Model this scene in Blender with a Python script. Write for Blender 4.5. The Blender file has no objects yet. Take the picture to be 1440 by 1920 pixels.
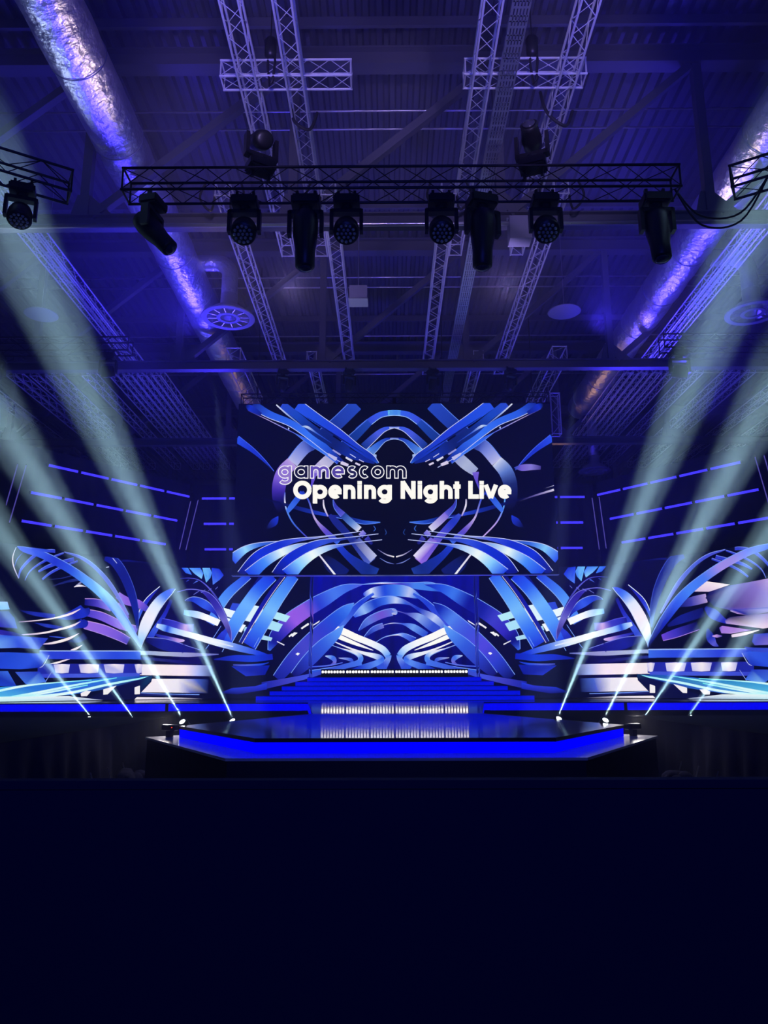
import bpy, bmesh, math, random
from mathutils import Vector, Matrix, noise
R = math.radians
random.seed(7)
sc = bpy.context.scene
COL = sc.collection
# ---------------------------------------------------------------- camera
FPX = 1450.0
CAM = Vector((-0.24, 0.0, 2.0))
PITCH, YAW, ROLL = 12.75, 0.32, 0.16
cam = bpy.data.objects.new('camera', bpy.data.cameras.new('camera'))
COL.objects.link(cam)
cam.location = CAM
cam.data.sensor_fit = 'VERTICAL'; cam.data.sensor_height = 36; cam.data.lens = FPX * 36 / 1920
cam.data.clip_end = 300
CROT = Matrix.Rotation(R(YAW), 3, 'Z') @ Matrix.Rotation(R(90 + PITCH), 3, 'X') @ Matrix.Rotation(R(-ROLL), 3, 'Z')
cam.rotation_euler = CROT.to_euler()
sc.camera = cam
# ---------------------------------------------------------------- exposure, world
sc.view_settings.view_transform = 'Standard'; sc.view_settings.look = 'None'
sc.view_settings.gamma = 1; sc.view_settings.use_curve_mapping = False
sc.view_settings.exposure = 0.0
wd = bpy.data.worlds.new('world'); sc.world = wd; wd.use_nodes = True
wd.node_tree.nodes['Background'].inputs[0].default_value = (0.02, 0.02, 0.35, 1)
wd.node_tree.nodes['Background'].inputs[1].default_value = 0.0
sc.cycles.volume_bounces = 0
sc.cycles.max_bounces = 5; sc.cycles.diffuse_bounces = 3; sc.cycles.glossy_bounces = 3
sc.cycles.sample_clamp_indirect = 4
HAZE = 0.002
# ---------------------------------------------------------------- lamps lighting the hall (beams are placed with their fixtures further down)
def lamp(kind, p, q, energy, col, ang=60, blend=0.6, size=0.1, linear=False, aim=None):
    l = bpy.data.lights.new('lamp', kind); l.energy = energy; l.color = col; l.shadow_soft_size = size
    if kind == 'SPOT': l.spot_size = R(ang); l.spot_blend = blend
    o = bpy.data.objects.new('lamp', l); COL.objects.link(o); o.location = p
    o.rotation_euler = (Vector(q) - Vector(p)).to_track_quat('-Z', 'Y').to_euler()
    if linear:
        l.use_nodes = True; nt = l.node_tree; em = nt.nodes.get('Emission')
        f = nt.nodes.new('ShaderNodeLightFalloff'); f.inputs['Strength'].default_value = 1.0
        nt.links.new(f.outputs['Linear'], em.inputs['Strength'])
    return o
BLUE = (0.05, 0.03, 1.0); LILAC = (0.30, 0.20, 1.0); PINK = (1.0, 0.72, 0.62); WARM = (1.0, 0.5, 0.2)
for s in (-1, 1):
    lamp('SPOT', (s * 6.0, 23.5, 1.6), (s * 7.0, 24, 16), 3000, BLUE, 80, size=.4)       # blue wash on roof and ducts
    lamp('SPOT', (s * 3.6, 8.5, 10.5), (s * 4.2, 10.5, 18), 700, BLUE, 120, size=.4)
    lamp('SPOT', (s * 3.0, 26.8, 2.0), (s * 8.0, 33, 16), 2600, BLUE, 90)
    lamp('SPOT', (s * 4.9, 17.5, 10.6), (s * 7.6, 21.0, 15), 1500, BLUE, 64, size=.3)
    lamp('SPOT', (s * 2.0, 5.5, 10.2), (s * 2.6, 14, 14.2), 1700, (.50, .38, 1.0), 40, size=.3)     # lilac wash on the trusses
    lamp('SPOT', (s * 2.4, 15.6, 10.6), (s * 2.8, 20.5, 13.9), 420, (.50, .38, 1.0), 60, size=.2)
# lamps on the stage side whose light glances along the foil ducts
ICE = (.55, .70, 1.0)
lamp('SPOT', (-3.6, 18.5, 11.2), (-6.75, 11.0, 15), 420, PINK, 50, blend=.9, size=.7)
lamp('SPOT', (-10.4, 18.5, 11.6), (-6.75, 11.0, 15), 260, ICE, 50, blend=.9, size=.7)
lamp('SPOT', (-6.7, 20.0, 9.5), (-6.75, 12.0, 15), 2200, BLUE, 50, blend=.9, size=.7)
lamp('SPOT', (-6.6, 29.0, 10.0), (-6.75, 19.5, 15), 5200, BLUE, 50, blend=.9, size=1.0)
lamp('SPOT', (6.9, 22.0, 11.4), (8.95, 15.5, 15), 360, PINK, 40, blend=.9, size=.7)
lamp('SPOT', (9.8, 23.0, 10.0), (8.95, 16.0, 15), 2200, BLUE, 50, blend=.9, size=.7)
lamp('SPOT', (9.0, 30.0, 10.0), (8.95, 20.5, 15), 5200, BLUE, 50, blend=.9, size=1.0)
lamp('SPOT', (-5.8, 35.5, 12.4), (-6.75, 29.0, 15), 60, WARM, 60, blend=.9, size=.7)
lamp('SPOT', (7.6, 35.5, 12.4), (8.95, 29.0, 15), 110, WARM, 60, blend=.9, size=.7)
lamp('POINT', (0, -3, 6), (0, 0, 0), 1000, (.05, .08, 1.0), size=.5)         # added blue fill with no fixture, lifts the dark barrier

# ---------------------------------------------------------------- pixel of the photograph -> point on a real plane
def ray(u, v): return (CROT @ Vector(((u - 720) / FPX, -(v - 960) / FPX, -1))).normalized()
def on_plane(u, v, p0, n):
    d = ray(u, v); return CAM + d * ((Vector(p0) - CAM).dot(Vector(n)) / d.dot(Vector(n)))
def at_y(u, v, y): return on_plane(u, v, (0, y, 0), (0, 1, 0))
def at_z(u, v, z): return on_plane(u, v, (0, 0, z), (0, 0, 1))
def lin(c):
    c = c / 255.0
    return c / 12.92 if c <= 0.04045 else ((c + 0.055) / 1.055) ** 2.4
def rgb(t): return tuple(lin(c) for c in t)

# ---------------------------------------------------------------- materials
def mat(name, base, rough=0.6, metal=0.0, em=None, es=1.0, bump=0.0, bscale=8.0, vary=0.0, spec=None):
    m = bpy.data.materials.new(name); m.use_nodes = True; nt = m.node_tree
    b = nt.nodes['Principled BSDF']
    b.inputs['Base Color'].default_value = (*base, 1); b.inputs['Roughness'].default_value = rough; b.inputs['Metallic'].default_value = metal
    if spec is not None: b.inputs['Specular IOR Level'].default_value = spec
    if em: b.inputs['Emission Color'].default_value = (*em, 1); b.inputs['Emission Strength'].default_value = es
    tc = nt.nodes.new('ShaderNodeTexCoord'); nz = nt.nodes.new('ShaderNodeTexNoise')
    nz.inputs['Scale'].default_value = bscale; nz.inputs['Detail'].default_value = 4
    nt.links.new(tc.outputs['Object'], nz.inputs['Vector'])
    if bump:
        bp = nt.nodes.new('ShaderNodeBump'); bp.inputs['Strength'].default_value = bump; bp.inputs['Distance'].default_value = 0.05
        nt.links.new(nz.outputs[0], bp.inputs['Height']); nt.links.new(bp.outputs[0], b.inputs['Normal'])
    mr = nt.nodes.new('ShaderNodeMapRange'); mr.inputs['To Min'].default_value = max(0.02, rough - (0.06 if rough > .15 else 0.02) - vary); mr.inputs['To Max'].default_value = min(1, rough + (0.06 if rough > .15 else 0.02) + vary)
    nt.links.new(nz.outputs[0], mr.inputs['Value']); nt.links.new(mr.outputs[0], b.inputs['Roughness'])
    return m
def emit(name, col, s, nee=False):
    m = bpy.data.materials.new(name); m.use_nodes = True; nt = m.node_tree; nt.nodes.clear()
    o = nt.nodes.new('ShaderNodeOutputMaterial'); e = nt.nodes.new('ShaderNodeEmission')
    e.inputs[0].default_value = (*col, 1); e.inputs[1].default_value = s; nt.links.new(e.outputs[0], o.inputs[0])
    if not nee: m.cycles.emission_sampling = 'NONE'
    return m
M = dict(
    roof=mat('corrugated roof steel', (0.09, 0.09, 0.14), 0.55, 0.2, bscale=1.5, vary=0.1),
    wall=mat('dark hall wall', (0.03, 0.03, 0.05), 0.9),
    floor=mat('dark hall floor', (0.02, 0.02, 0.03), 0.7),
    girder=mat('painted girder steel', (0.10, 0.10, 0.14), 0.6, bscale=3),
    alu=mat('truss aluminium', (0.85, 0.85, 0.88), 0.42, 0.35, bscale=6),
    blk=mat('black truss paint', (0.012, 0.012, 0.02), 0.45, 0.3),
    blackplastic=mat('black fixture housing', (0.010, 0.010, 0.014), 0.4),
    foil=mat('crinkled foil', (0.88, 0.88, 0.92), 0.40, 0.92, bump=1.0, bscale=6.0, vary=0.08),
    zinc=mat('galvanised steel', (0.62, 0.62, 0.68), 0.35, 0.85, bump=0.15, bscale=4),
    pipe=mat('silver pipe', (0.75, 0.72, 0.72), 0.3, 0.85),
    white=mat('pale painted sheet', (0.3, 0.3, 0.4), 0.6),
    cable=mat('black rubber cable', (0.01, 0.01, 0.015), 0.6),
    deck=mat('glossy black stage deck', (0.012, 0.012, 0.02), 0.075, 0.0, bscale=0.7, vary=0.0, spec=0.9),
    ledge=mat('pale glossy ledge', (0.6, 0.6, 0.64), 0.14, 0.0, bscale=2, vary=0.03),
    edge=mat('black stage trim', (0.006, 0.006, 0.01), 0.4),
    drape=mat('black molton drape', (0.015, 0.015, 0.045), 0.95, bump=0.3, bscale=3, spec=0.05),
    drapetop=mat('black platform top', (0.004, 0.004, 0.012), 0.9, spec=0.05),
    board=mat('black barrier board', (0.010, 0.012, 0.03), 0.8, spec=0.05),
    fascia=emit('blue led fascia', (0.0, 0.0, 1.0), 1.15, True),
    riser=emit('blue led stair riser', (0.0, 0.006, 0.9), 1.0),
    tube=emit('blue tube light', (0.05, 0.035, 1.0), 1.6),
    dim=emit('dim violet tube', (0.09, 0.07, 0.42), 1.0),
    cell=emit('white strobe cell', (1.0, 0.93, 0.9), 7.0),
    lens=emit('beam lens', (0.85, 0.97, 1.0), 12.0),
    ledblue=emit('small blue leds', (0.1, 0.35, 1.0), 2.5),
    redled=emit('small red led', (1.0, 0.05, 0.03), 1.2),
    ramp=mat('glossy black ramp', (0.012, 0.012, 0.03), 0.08, 0.0, bscale=0.7, vary=0.01, spec=1.0),
    glassy=mat('clear acrylic post', (0.75, 0.78, 0.95), 0.08, 1.0, bump=0.6, bscale=2.5),
    lensdark=mat('dark glass lens', (0.05, 0.05, 0.08), 0.08, 0.2),
    screenback=mat('led panel cabinet', (0.010, 0.010, 0.02), 0.6),
)
def vcol_mat(name, s):
    m = bpy.data.materials.new(name); m.use_nodes = True; nt = m.node_tree; nt.nodes.clear()
    o = nt.nodes.new('ShaderNodeOutputMaterial'); e = nt.nodes.new('ShaderNodeEmission'); a = nt.nodes.new('ShaderNodeAttribute')
    a.attribute_name = 'Col'; nt.links.new(a.outputs['Color'], e.inputs[0]); e.inputs[1].default_value = s
    nt.links.new(e.outputs[0], o.inputs[0]); m.cycles.emission_sampling = 'NONE'
    return m
M['led'] = vcol_mat('led picture', 1.28)

# ---------------------------------------------------------------- mesh helpers
def link(name, bm, m, parent=None, smooth=False):
    me = bpy.data.meshes.new(name); bm.normal_update(); bm.to_mesh(me); bm.free()
    if smooth: me.polygons.foreach_set('use_smooth', [True] * len(me.polygons))
    me.materials.append(m)
    o = bpy.data.objects.new(name, me); COL.objects.link(o)
    if parent: o.parent = parent
    return o
def tag(o, label, cat, group=None, kind=None):
    o['label'] = label; o['category'] = cat
    if group: o['group'] = group
    if kind: o['kind'] = kind
    return o
def thing(name, label, cat, loc=(0, 0, 0), rz=0, group=None, rot=None):
    o = bpy.data.objects.new(name, None); COL.objects.link(o); o.location = loc
    o.rotation_euler = rot if rot else (0, 0, rz); o.empty_display_size = 0.2
    return tag(o, label, cat, group)
def struct(name, bm, m, label=None, smooth=False):
    o = link(name, bm, m, None, smooth); o['kind'] = 'structure'
    if label: o['label'] = label; o['category'] = name.split('_')[0]
    return o
def copy_tree(o, parent=None):
    c = o.copy(); COL.objects.link(c); c.parent = parent
    for ch in list(o.children): copy_tree(ch, c)
    return c
def box(bm, x0, x1, y0, y1, z0, z1):
    v = [bm.verts.new(p) for p in ((x0, y0, z0), (x1, y0, z0), (x1, y1, z0), (x0, y1, z0), (x0, y0, z1), (x1, y0, z1), (x1, y1, z1), (x0, y1, z1))]
    for f in ((0, 3, 2, 1), (4, 5, 6, 7), (0, 1, 5, 4), (1, 2, 6, 5), (2, 3, 7, 6), (3, 0, 4, 7)): bm.faces.new([v[i] for i in f])
def bar(bm, a, b, r, n=6, r2=None):
    a = Vector(a); b = Vector(b); d = (b - a).normalized()
    u = d.orthogonal().normalized(); w = d.cross(u); r2 = r if r2 is None else r2
    A = [bm.verts.new(a + (u * math.cos(2 * math.pi * k / n) + w * math.sin(2 * math.pi * k / n)) * r) for k in range(n)]
    B = [bm.verts.new(b + (u * math.cos(2 * math.pi * k / n) + w * math.sin(2 * math.pi * k / n)) * r2) for k in range(n)]
    for k in range(n): bm.faces.new((A[k], A[(k + 1) % n], B[(k + 1) % n], B[k]))
    bm.faces.new(A[::-1]); bm.faces.new(B)
def beam(bm, a, b, w, h):
    """rectangular bar from a to b, w wide sideways and h tall"""
    a = Vector(a); b = Vector(b); d = (b - a).normalized(); up = Vector((0, 0, 1)) if abs(d.z) < 0.95 else Vector((0, 1, 0))
    s = d.cross(up).normalized(); u = s.cross(d)
    P = [(p + s * i * w / 2 + u * j * h / 2) for p in (a, b) for i, j in ((-1, -1), (1, -1), (1, 1), (-1, 1))]
    v = [bm.verts.new(p) for p in P]
    for f in ((0, 1, 2, 3), (7, 6, 5, 4), (0, 4, 5, 1), (1, 5, 6, 2), (2, 6, 7, 3), (3, 7, 4, 0)): bm.faces.new([v[i] for i in f])
def lathe(bm, prof, n=24, axis='Z', cap=True):
    rings = []
    for r, z in prof:
        ring = []
        for k in range(n):
            a = 2 * math.pi * k / n; p = (r * math.cos(a), r * math.sin(a), z)
            ring.append(bm.verts.new(p))
        rings.append(ring)
    for i in range(len(rings) - 1):
        for k in range(n): bm.faces.new((rings[i][k], rings[i][(k + 1) % n], rings[i + 1][(k + 1) % n], rings[i + 1][k]))
    if cap: bm.faces.new(rings[0][::-1]); bm.faces.new(rings[-1])
def tube(bm, pts, r, n=8, cap=True):
    pts = [Vector(p) for p in pts]; rings = []
    prev = None
    for i, p in enumerate(pts):
        d = (pts[min(i + 1, len(pts) - 1)] - pts[max(i - 1, 0)]).normalized()
        u = d.orthogonal().normalized() if prev is None else (prev - d * prev.dot(d)).normalized()
        prev = u; w = d.cross(u); rr = r(i) if callable(r) else r
        rings.append([bm.verts.new(p + (u * math.cos(2 * math.pi * k / n) + w * math.sin(2 * math.pi * k / n)) * rr) for k in range(n)])
    for i in range(len(rings) - 1):
        for k in range(n): bm.faces.new((rings[i][k], rings[i][(k + 1) % n], rings[i + 1][(k + 1) % n], rings[i + 1][k]))
    if cap: bm.faces.new(rings[0][::-1]); bm.faces.new(rings[-1])
def prism(bm, poly, z0, z1):
    a = [bm.verts.new((x, y, z0)) for x, y in poly]; b = [bm.verts.new((x, y, z1)) for x, y in poly]; n = len(poly)
    bm.faces.new(a[::-1]); bm.faces.new(b)
    for i in range(n): bm.faces.new((a[i], a[(i + 1) % n], b[(i + 1) % n], b[i]))
def BM(): return bmesh.new()
def new_box(name, m, parent, *a):
    bm = BM(); box(bm, *a); return link(name, bm, m, parent)
ORD = ['first', 'second', 'third', 'fourth', 'fifth', 'sixth', 'seventh', 'eighth', 'ninth', 'tenth']
SIDE = {-1: 'left', 1: 'right'}

# ================================================================ THE HALL
HX, Y0, Y1, ZR = 27.0, -7.0, 60.0, 18.3
bm = BM(); box(bm, -HX, HX, Y0, Y1, -0.3, 0); struct('floor', bm, M['floor'])
bm = BM(); x = -HX; P = []
while x < HX:
    P += [(x, ZR), (x + 0.13, ZR), (x + 0.18, ZR + 0.13), (x + 0.29, ZR + 0.13), (x + 0.34, ZR)]; x += 0.34
A = [bm.verts.new((px, Y0, pz)) for px, pz in P]; B = [bm.verts.new((px, Y1, pz)) for px, pz in P]
for i in range(len(P) - 1): bm.faces.new((A[i], A[i + 1], B[i + 1], B[i]))
bmesh.ops.remove_doubles(bm, verts=bm.verts, dist=0.001)
struct('ceiling', bm, M['roof'])
for n, a in (('wall_left', (-HX - .3, -HX, Y0, Y1, 0, ZR + .3)), ('wall_right', (HX, HX + .3, Y0, Y1, 0, ZR + .3)), ('wall_back', (-HX, HX, Y1, Y1 + .3, 0, ZR + .3)), ('wall_front', (-HX, HX, Y0 - .3, Y0, 0, ZR + .3))):
    bm = BM(); box(bm, *a); struct(n, bm, M['wall'])

# ---- steel lattice girders across the hall
GY = [17.0, 25.75, 34.5, 43.25]
GL = ['nearest steel lattice girder across the roof, above the black lighting truss', 'second steel lattice girder, crossing just above the hanging screen', 'third steel lattice girder, hidden in haze behind the screen', 'farthest steel lattice girder, faint above the rear truss bundles']
for gi, gy in enumerate(GY):
    g = thing('roof_girder', GL[gi], 'girder', (0, gy, 13.0), 0, 'lattice girders under the roof')
    W = 26.5
    bm = BM(); box(bm, -W, W, -.15, .15, 0.02, .05); box(bm, -W, W, -.03, .03, .05, .32); box(bm, -W, W, -.15, .15, .32, .35); link('bottom_chord', bm, M['girder'], g)
    bm = BM(); box(bm, -W, W, -.20, .20, 4.62, 4.66); box(bm, -W, W, -.03, .03, 4.66, 5.1); box(bm, -W, W, -.20, .20, 5.1, 5.14); link('top_chord', bm, M['girder'], g)
    for k in range(-4, 6):
        x = (k - 0.5) * 5.15
        bm = BM(); beam(bm, (x, 0, .35), (x, 0, 4.62), .22, .22); link('post', bm, M['girder'], g)
        if k < 5:
            bm = BM(); beam(bm, (x + .2, 0, .35), (x + 5.0, 0, 4.6), .2, .2); link('diagonal_brace', bm, M['girder'], g)
        bm = BM(); prism(bm, [(x - .35, .35), (x + .75, .35), (x + .1, .95), (x - .2, .95)], -.04, .04)
        o = link('gusset_plate', bm, M['girder'], g); o.data.transform(Matrix.Rotation(R(90), 4, 'X'))
# ---- services under the roof
bm = BM(); bar(bm, (-9.8, 16.72, 12.93), (10.1, 16.72, 12.93), .055, 10); tag(link('silver_pipe', bm, M['pipe'], None, True), 'long shiny silver pipe running below the nearest girder', 'pipe')
for i, (y, z) in enumerate(((18.6, 17.7), (19.2, 17.6), (27.6, 17.7), (28.2, 17.6), (32.6, 17.6), (37.0, 17.6))):
    bm = BM(); bar(bm, (-22, y, z), (22, y, z), .03, 6)
    tag(link('sprinkler_pipe', bm, M['pipe'], None, True), 'thin sprinkler pipe across the roof, %s counted from the camera' % ORD[i], 'pipe', 'sprinkler pipes under the roof')
for i, y in enumerate((16.1, 23.6, 32.0)):
    bm = BM(); box(bm, -22, 22, y - .05, y + .05, 18.02, 18.28)
    tag(link('roof_purlin', bm, M['girder']), 'dark purlin under the corrugated roof, %s counted from the camera' % ORD[i], 'beam', 'roof purlins')

def duct(x, y0, y1, z, r, label):
    t = thing('foil_duct', label, 'duct', (x, y0, z), 0, 'round foil ducts')
    L = y1 - y0; n = int(L / 0.12); bm = BM(); rings = []
    for i in range(n + 1):
        y = L * i / n; ph = (y % 1.25) / 1.25
        rr = r * (1 - 0.02 * (1 if ph < .05 else 0) + 0.012 * math.sin(ph * math.pi))
        ring = []
        for k in range(40):
            a = 2 * math.pi * k / 40
            d = noise.noise(Vector((math.cos(a) * 2.2 + x, y * 1.7, math.sin(a) * 2.2))) * .028 + noise.noise(Vector((math.cos(a) * 5, y * 4, math.sin(a) * 5 + x))) * .008
            ring.append(bm.verts.new(((rr + d) * math.cos(a), y, (rr + d) * math.sin(a))))
        rings.append(ring)
    for i in range(n):
        for k in range(40): bm.faces.new((rings[i][k], rings[i + 1][k], rings[i + 1][(k + 1) % 40], rings[i][(k + 1) % 40]))
    bm.faces.new(rings[0][::-1]); bm.faces.new(rings[-1])
    link('duct_skin', bm, M['foil'], t, True)
    y = 1.25
    while y < L:
        bm = BM(); pts = [((r + .012) * math.cos(a), y, (r + .012) * math.sin(a)) for a in [2 * math.pi * k / 32 for k in range(33)]]
        tube(bm, pts, .012, 5, False); link('joint_band', bm, M['zinc'], t, True); y += 2.5
    return t
duct(-6.75, 5, 34, 15.0, .60, 'silver foil duct running away on the left, lit blue and pink')
duct(8.95, 5, 35, 15.0, .60, 'silver foil duct running away on the right, lit blue and brown')
duct(-19.0, 30, 52, 15.0, .70, 'distant foil duct with brownish light at the far left')

def diffuser(loc, dx, label, r=.84, elbow=True):
    """round swirl diffuser on a dropped branch from the big duct"""
    t = thing('air_diffuser', label, 'air diffuser', loc, 0, 'round ceiling diffusers')
    for nm, (ra, rb) in (('outer_ring', (r * .80, r)), ('inner_ring', (r * .30, r * .44))):
        bm = BM(); lathe(bm, [(ra, 0), (rb, 0), (rb, .04), (ra, .04), (ra, 0)], 40, cap=False); link(nm, bm, M['white'], t)
    bm = BM(); lathe(bm, [(r * .88, .05), (r * .6, .30), (.27, .42), (.27, .8)], 32, cap=False); link('cone_housing', bm, M['zinc'], t, True)
    for k in range(12):
        a = 2 * math.pi * k / 12; bm = BM()
        beam(bm, (r * .42 * math.cos(a), r * .42 * math.sin(a), .06), (r * .82 * math.cos(a), r * .82 * math.sin(a), .06), .012, .10); link('vane', bm, M['zinc'], t)
    if elbow:
        pts = [(0, 0, .8), (0, 0, 1.5)] + [(dx * .45 * (1 - math.cos(a)), 0, 1.5 + .45 * math.sin(a)) for a in [R(15 * k) for k in range(1, 7)]] + [(dx * 1.2, 0, 1.95)]
        bm = BM(); tube(bm, pts, .26, 20, False); link('elbow_pipe', bm, M['foil'], t, True)
    else:
        bm = BM(); bar(bm, (0, 0, .8), (0, 0, 4.4), .26, 16); link('drop_pipe', bm, M['foil'], t, True)
    return t
diffuser(tuple(at_z(428, 597, 13.5)), -1, 'round swirl diffuser hanging from an elbow beside the left duct')
diffuser(tuple(at_z(1412, 588, 13.5)), -1, 'round swirl diffuser half hidden by a light beam at the right edge')
diffuser(tuple(at_z(1115, 884, 12.6)), -1, 'distant flat ring diffuser above the right wing tube lights', .8, False)
for u, v, lb in ((1058, 585, 'flat round disc hanging on a wire beside the right duct'), (77, 590, 'flat round disc behind the light beam at far left')):
    p = at_z(u, v, 13.4); t = thing('ceiling_disc', lb, 'hanging disc', p, 0, 'round discs hung from the roof')
    bm = BM(); lathe(bm, [(.02, .10), (.30, .07), (.50, .02), (.51, 0), (.49, -.015), (.02, -.03)], 36); link('disc', bm, M['white'], t, True)
    bm = BM(); bar(bm, (0, 0, .1), (0, 0, 18.3 - 13.4), .008, 5); link('wire', bm, M['pipe'], t)
p = at_z(672, 566, 13.4); t = thing('junction_box', 'pale metal box hung under the roof right of the second far truss', 'metal box', p)
new_box('housing', M['white'], t, -.27, .27, -.25, .25, 0, .42); new_box('lid', M['zinc'], t, -.29, .29, -.27, .27, -.03, 0)
bm = BM(); bar(bm, (0, 0, .42), (0, 0, 4.95), .02, 6); link('hanging_rod', bm, M['zinc'], t)
p = at_z(974, 437, 12.7); t = thing('cable_box', 'pale metal box on the silver pipe beneath the right near truss', 'metal box', p)
new_box('housing', M['white'], t, -.26, .26, -.2, .2, -.25, .35); new_box('bracket', M['zinc'], t, -.3, .3, -.03, .03, .35, .4)

# ---- trusses
TR = {}
def truss(name, label, group, a, b, w=.34, m='alu', h=None, step=None):
    """box truss from a to b with its centre line on them; parts: four chords, lattice, end frames"""
    a = Vector(a); b = Vector(b); L = (b - a).length; h = h or w; step = step or w * 1.15
    d = (b - a).normalized(); rz = math.atan2(d.y, d.x); ry = -math.asin(d.z)
    t = thing(name, label, 'truss', a, 0, group, (0, ry, rz))
    key = (round(L, 2), w, h, m)
    if key not in TR:
        ms = []; c = .024 if w > .3 else .02
        cm = BM(); bar(cm, (0, 0, 0), (L, 0, 0), c, 8); me = bpy.data.meshes.new('chord'); cm.to_mesh(me); cm.free(); me.materials.append(M[m])
        lb = BM(); n = max(2, int(L / step)); s = L / n
        for k in range(n):
            for (y0, z0, y1, z1) in ((-w/2, -h/2, w/2, -h/2), (-w/2, h/2, w/2, h/2), (-w/2, -h/2, -w/2, h/2), (w/2, -h/2, w/2, h/2)):
                if k % 2: y0, z0, y1, z1 = y1, z1, y0, z0
                bar(lb, (k * s, y0, z0), ((k + 1) * s, y1, z1), .0085, 5)
        ml = bpy.data.meshes.new('lattice'); lb.to_mesh(ml); lb.free(); ml.materials.append(M[m])
        eb = BM()
        for (y0, z0, y1, z1) in ((-w/2, -h/2, w/2, -h/2), (-w/2, h/2, w/2, h/2), (-w/2, -h/2, -w/2, h/2), (w/2, -h/2, w/2, h/2)): bar(eb, (0, y0, z0), (0, y1, z1), .018, 6)
        mf = bpy.data.meshes.new('end_frame'); eb.to_mesh(mf); eb.free(); mf.materials.append(M[m])
        TR[key] = (me, ml, mf)
    me, ml, mf = TR[key]
    for y in (-w/2, w/2):
        for z in (-h/2, h/2):
            o = bpy.data.objects.new('chord', me); COL.objects.link(o); o.parent = t; o.location = (0, y, z)
    o = bpy.data.objects.new('lattice', ml); COL.objects.link(o); o.parent = t
    for x in (0.02, L - .02):
        o = bpy.data.objects.new('end_frame', mf); COL.objects.link(o); o.parent = t; o.location = (x, 0, 0)
    return t
for x, lb in ((-3.05, 'leftmost of the four near aluminium trusses running away overhead'), (-2.1, 'near aluminium truss, second from the left, passing the left chain hoist'), (1.68, 'near aluminium truss just left of the perforated cable tray'), (3.42, 'rightmost of the four near aluminium trusses overhead')):
    truss('ceiling_truss', lb, 'near trusses running away overhead', (x, 3, 14.1), (x, 19.8, 14.1), .34)
for x, lb in ((-4.2, 'far aluminium truss left of the hanging screen axis, outermost on the left'), (-1.65, 'far aluminium truss, inner left, ending above the screen'), (1.25, 'far aluminium truss, inner right, left of the cable tray end'), (3.95, 'far aluminium truss, outermost on the right before the screen')):
    truss('ceiling_truss', lb, 'far trusses running to the screen', (x, 16.4, 13.7), (x, 27.4, 13.7), .34)
t = thing('cable_tray', 'perforated metal cable tray running away between the right trusses', 'cable tray', (2.2, 3, 14.0))
bm = BM(); L = 28.5; n = 66
for k in range(n):
    y = k * L / n; s = L / n
    box(bm, -.16, .16, y, y + .05, 0, .006)
    for i in range(6): box(bm, -.16 + i * .06, -.16 + i * .06 + .036, y + .05, y + s, 0, .006)
    box(bm, -.16, .16, y + s * .45, y + s * .45 + .03, 0, .006); box(bm, -.16, .16, y + s * .72, y + s * .72 + .03, 0, .006)
link('perforated_floor', bm, M['zinc'], t)
for s in (-1, 1): new_box('side_rail', M['zinc'], t, *( (-.175, -.16) if s < 0 else (.16, .175)), 0, L, -.01, .09)
for s in (-1, 1):
    truss('cross_truss', '%s short cross truss resting above the near trusses at the top' % SIDE[s], 'short cross trusses', (-3.65 if s < 0 else 1.35, 13.6, 14.36), (-.95 if s < 0 else 3.85, 13.6, 14.36), .38, 'alu')
for s, x in ((-1, -9.5), (1, 9.35)):
    truss('ceiling_truss', 'aluminium truss running away outside the %s duct' % SIDE[s], 'outer side trusses', (x, 16.6, 13.7), (x, 27.0, 13.7), .34)
    truss('ceiling_truss', 'aluminium truss doubled close beside the one outside the %s duct' % SIDE[s], 'outer side trusses', (x + s * .5, 16.6, 14.1), (x + s * .5, 27.0, 14.1), .34)
for s in (-1, 1):
    for i, x in enumerate((9.0, 9.55, 10.1, 10.65, 11.7, 13.1, 13.7, 15.6, 17.4)):
        if s < 0: x += .15
        if x > 15 and s < 0: x -= 1
        truss('rear_truss', '%s blue lit rear truss counted outward from the %s edge of the screen' % (ORD[i], SIDE[s]), 'rear truss bundle on the %s' % SIDE[s], (s * x, 27.8, 13.9), (s * x, 41, 13.9), .34)
for i, x in enumerate((-5.75, -2.95, 3.0, 5.9)):
    truss('screen_truss', '%s from the left of four truss stubs above the hanging screen' % ORD[i], 'truss stubs above the screen', (x, 25.65, 13.6 if i in (0, 3) else 13.52), (x, 31.5, 13.6 if i in (0, 3) else 13.52), .5 if i in (0, 3) else .34)
ht = truss('header_truss', 'black box truss from which the big central screen hangs', None, (-5.8, 27.75, 12.62), (5.85, 27.75, 12.62), .42, 'blk')
for x in (.6, 4.0, 7.65, 11.05):
    bm = BM(); bar(bm, (x, 0, .2), (x, 0, 5.6), .02, 6); link('hanging_chain', bm, M['cable'], ht)
truss('front_truss', 'black box truss across the picture carrying the moving lights', None, (-4.85, 12.0, 10.62), (4.85, 12.0, 10.62), .42, 'blk')
for s in (-1, 1):
    truss('side_truss', 'black lighting truss crossing the outer ceiling trusses at the %s' % SIDE[s], 'black side trusses', (s * 7.9, 21.4, 11.95), (s * 15.5, 21.4, 11.95), .42, 'blk')
    truss('corner_truss', 'short black angled truss at the %s edge beside the near light beam' % SIDE[s], 'black corner trusses', (s * 5.9, 12.2, 10.75), (s * 8.6, 10.6, 10.75), .42, 'blk')
p0 = at_y(1046, 745, 29); p1 = at_y(1038, 812, 29)
truss('drop_truss', 'small blue truss hanging vertically off the right edge of the screen', None, (6.08, 27.75, 12.85), (6.08, 27.75, 11.2), .34)

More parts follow.
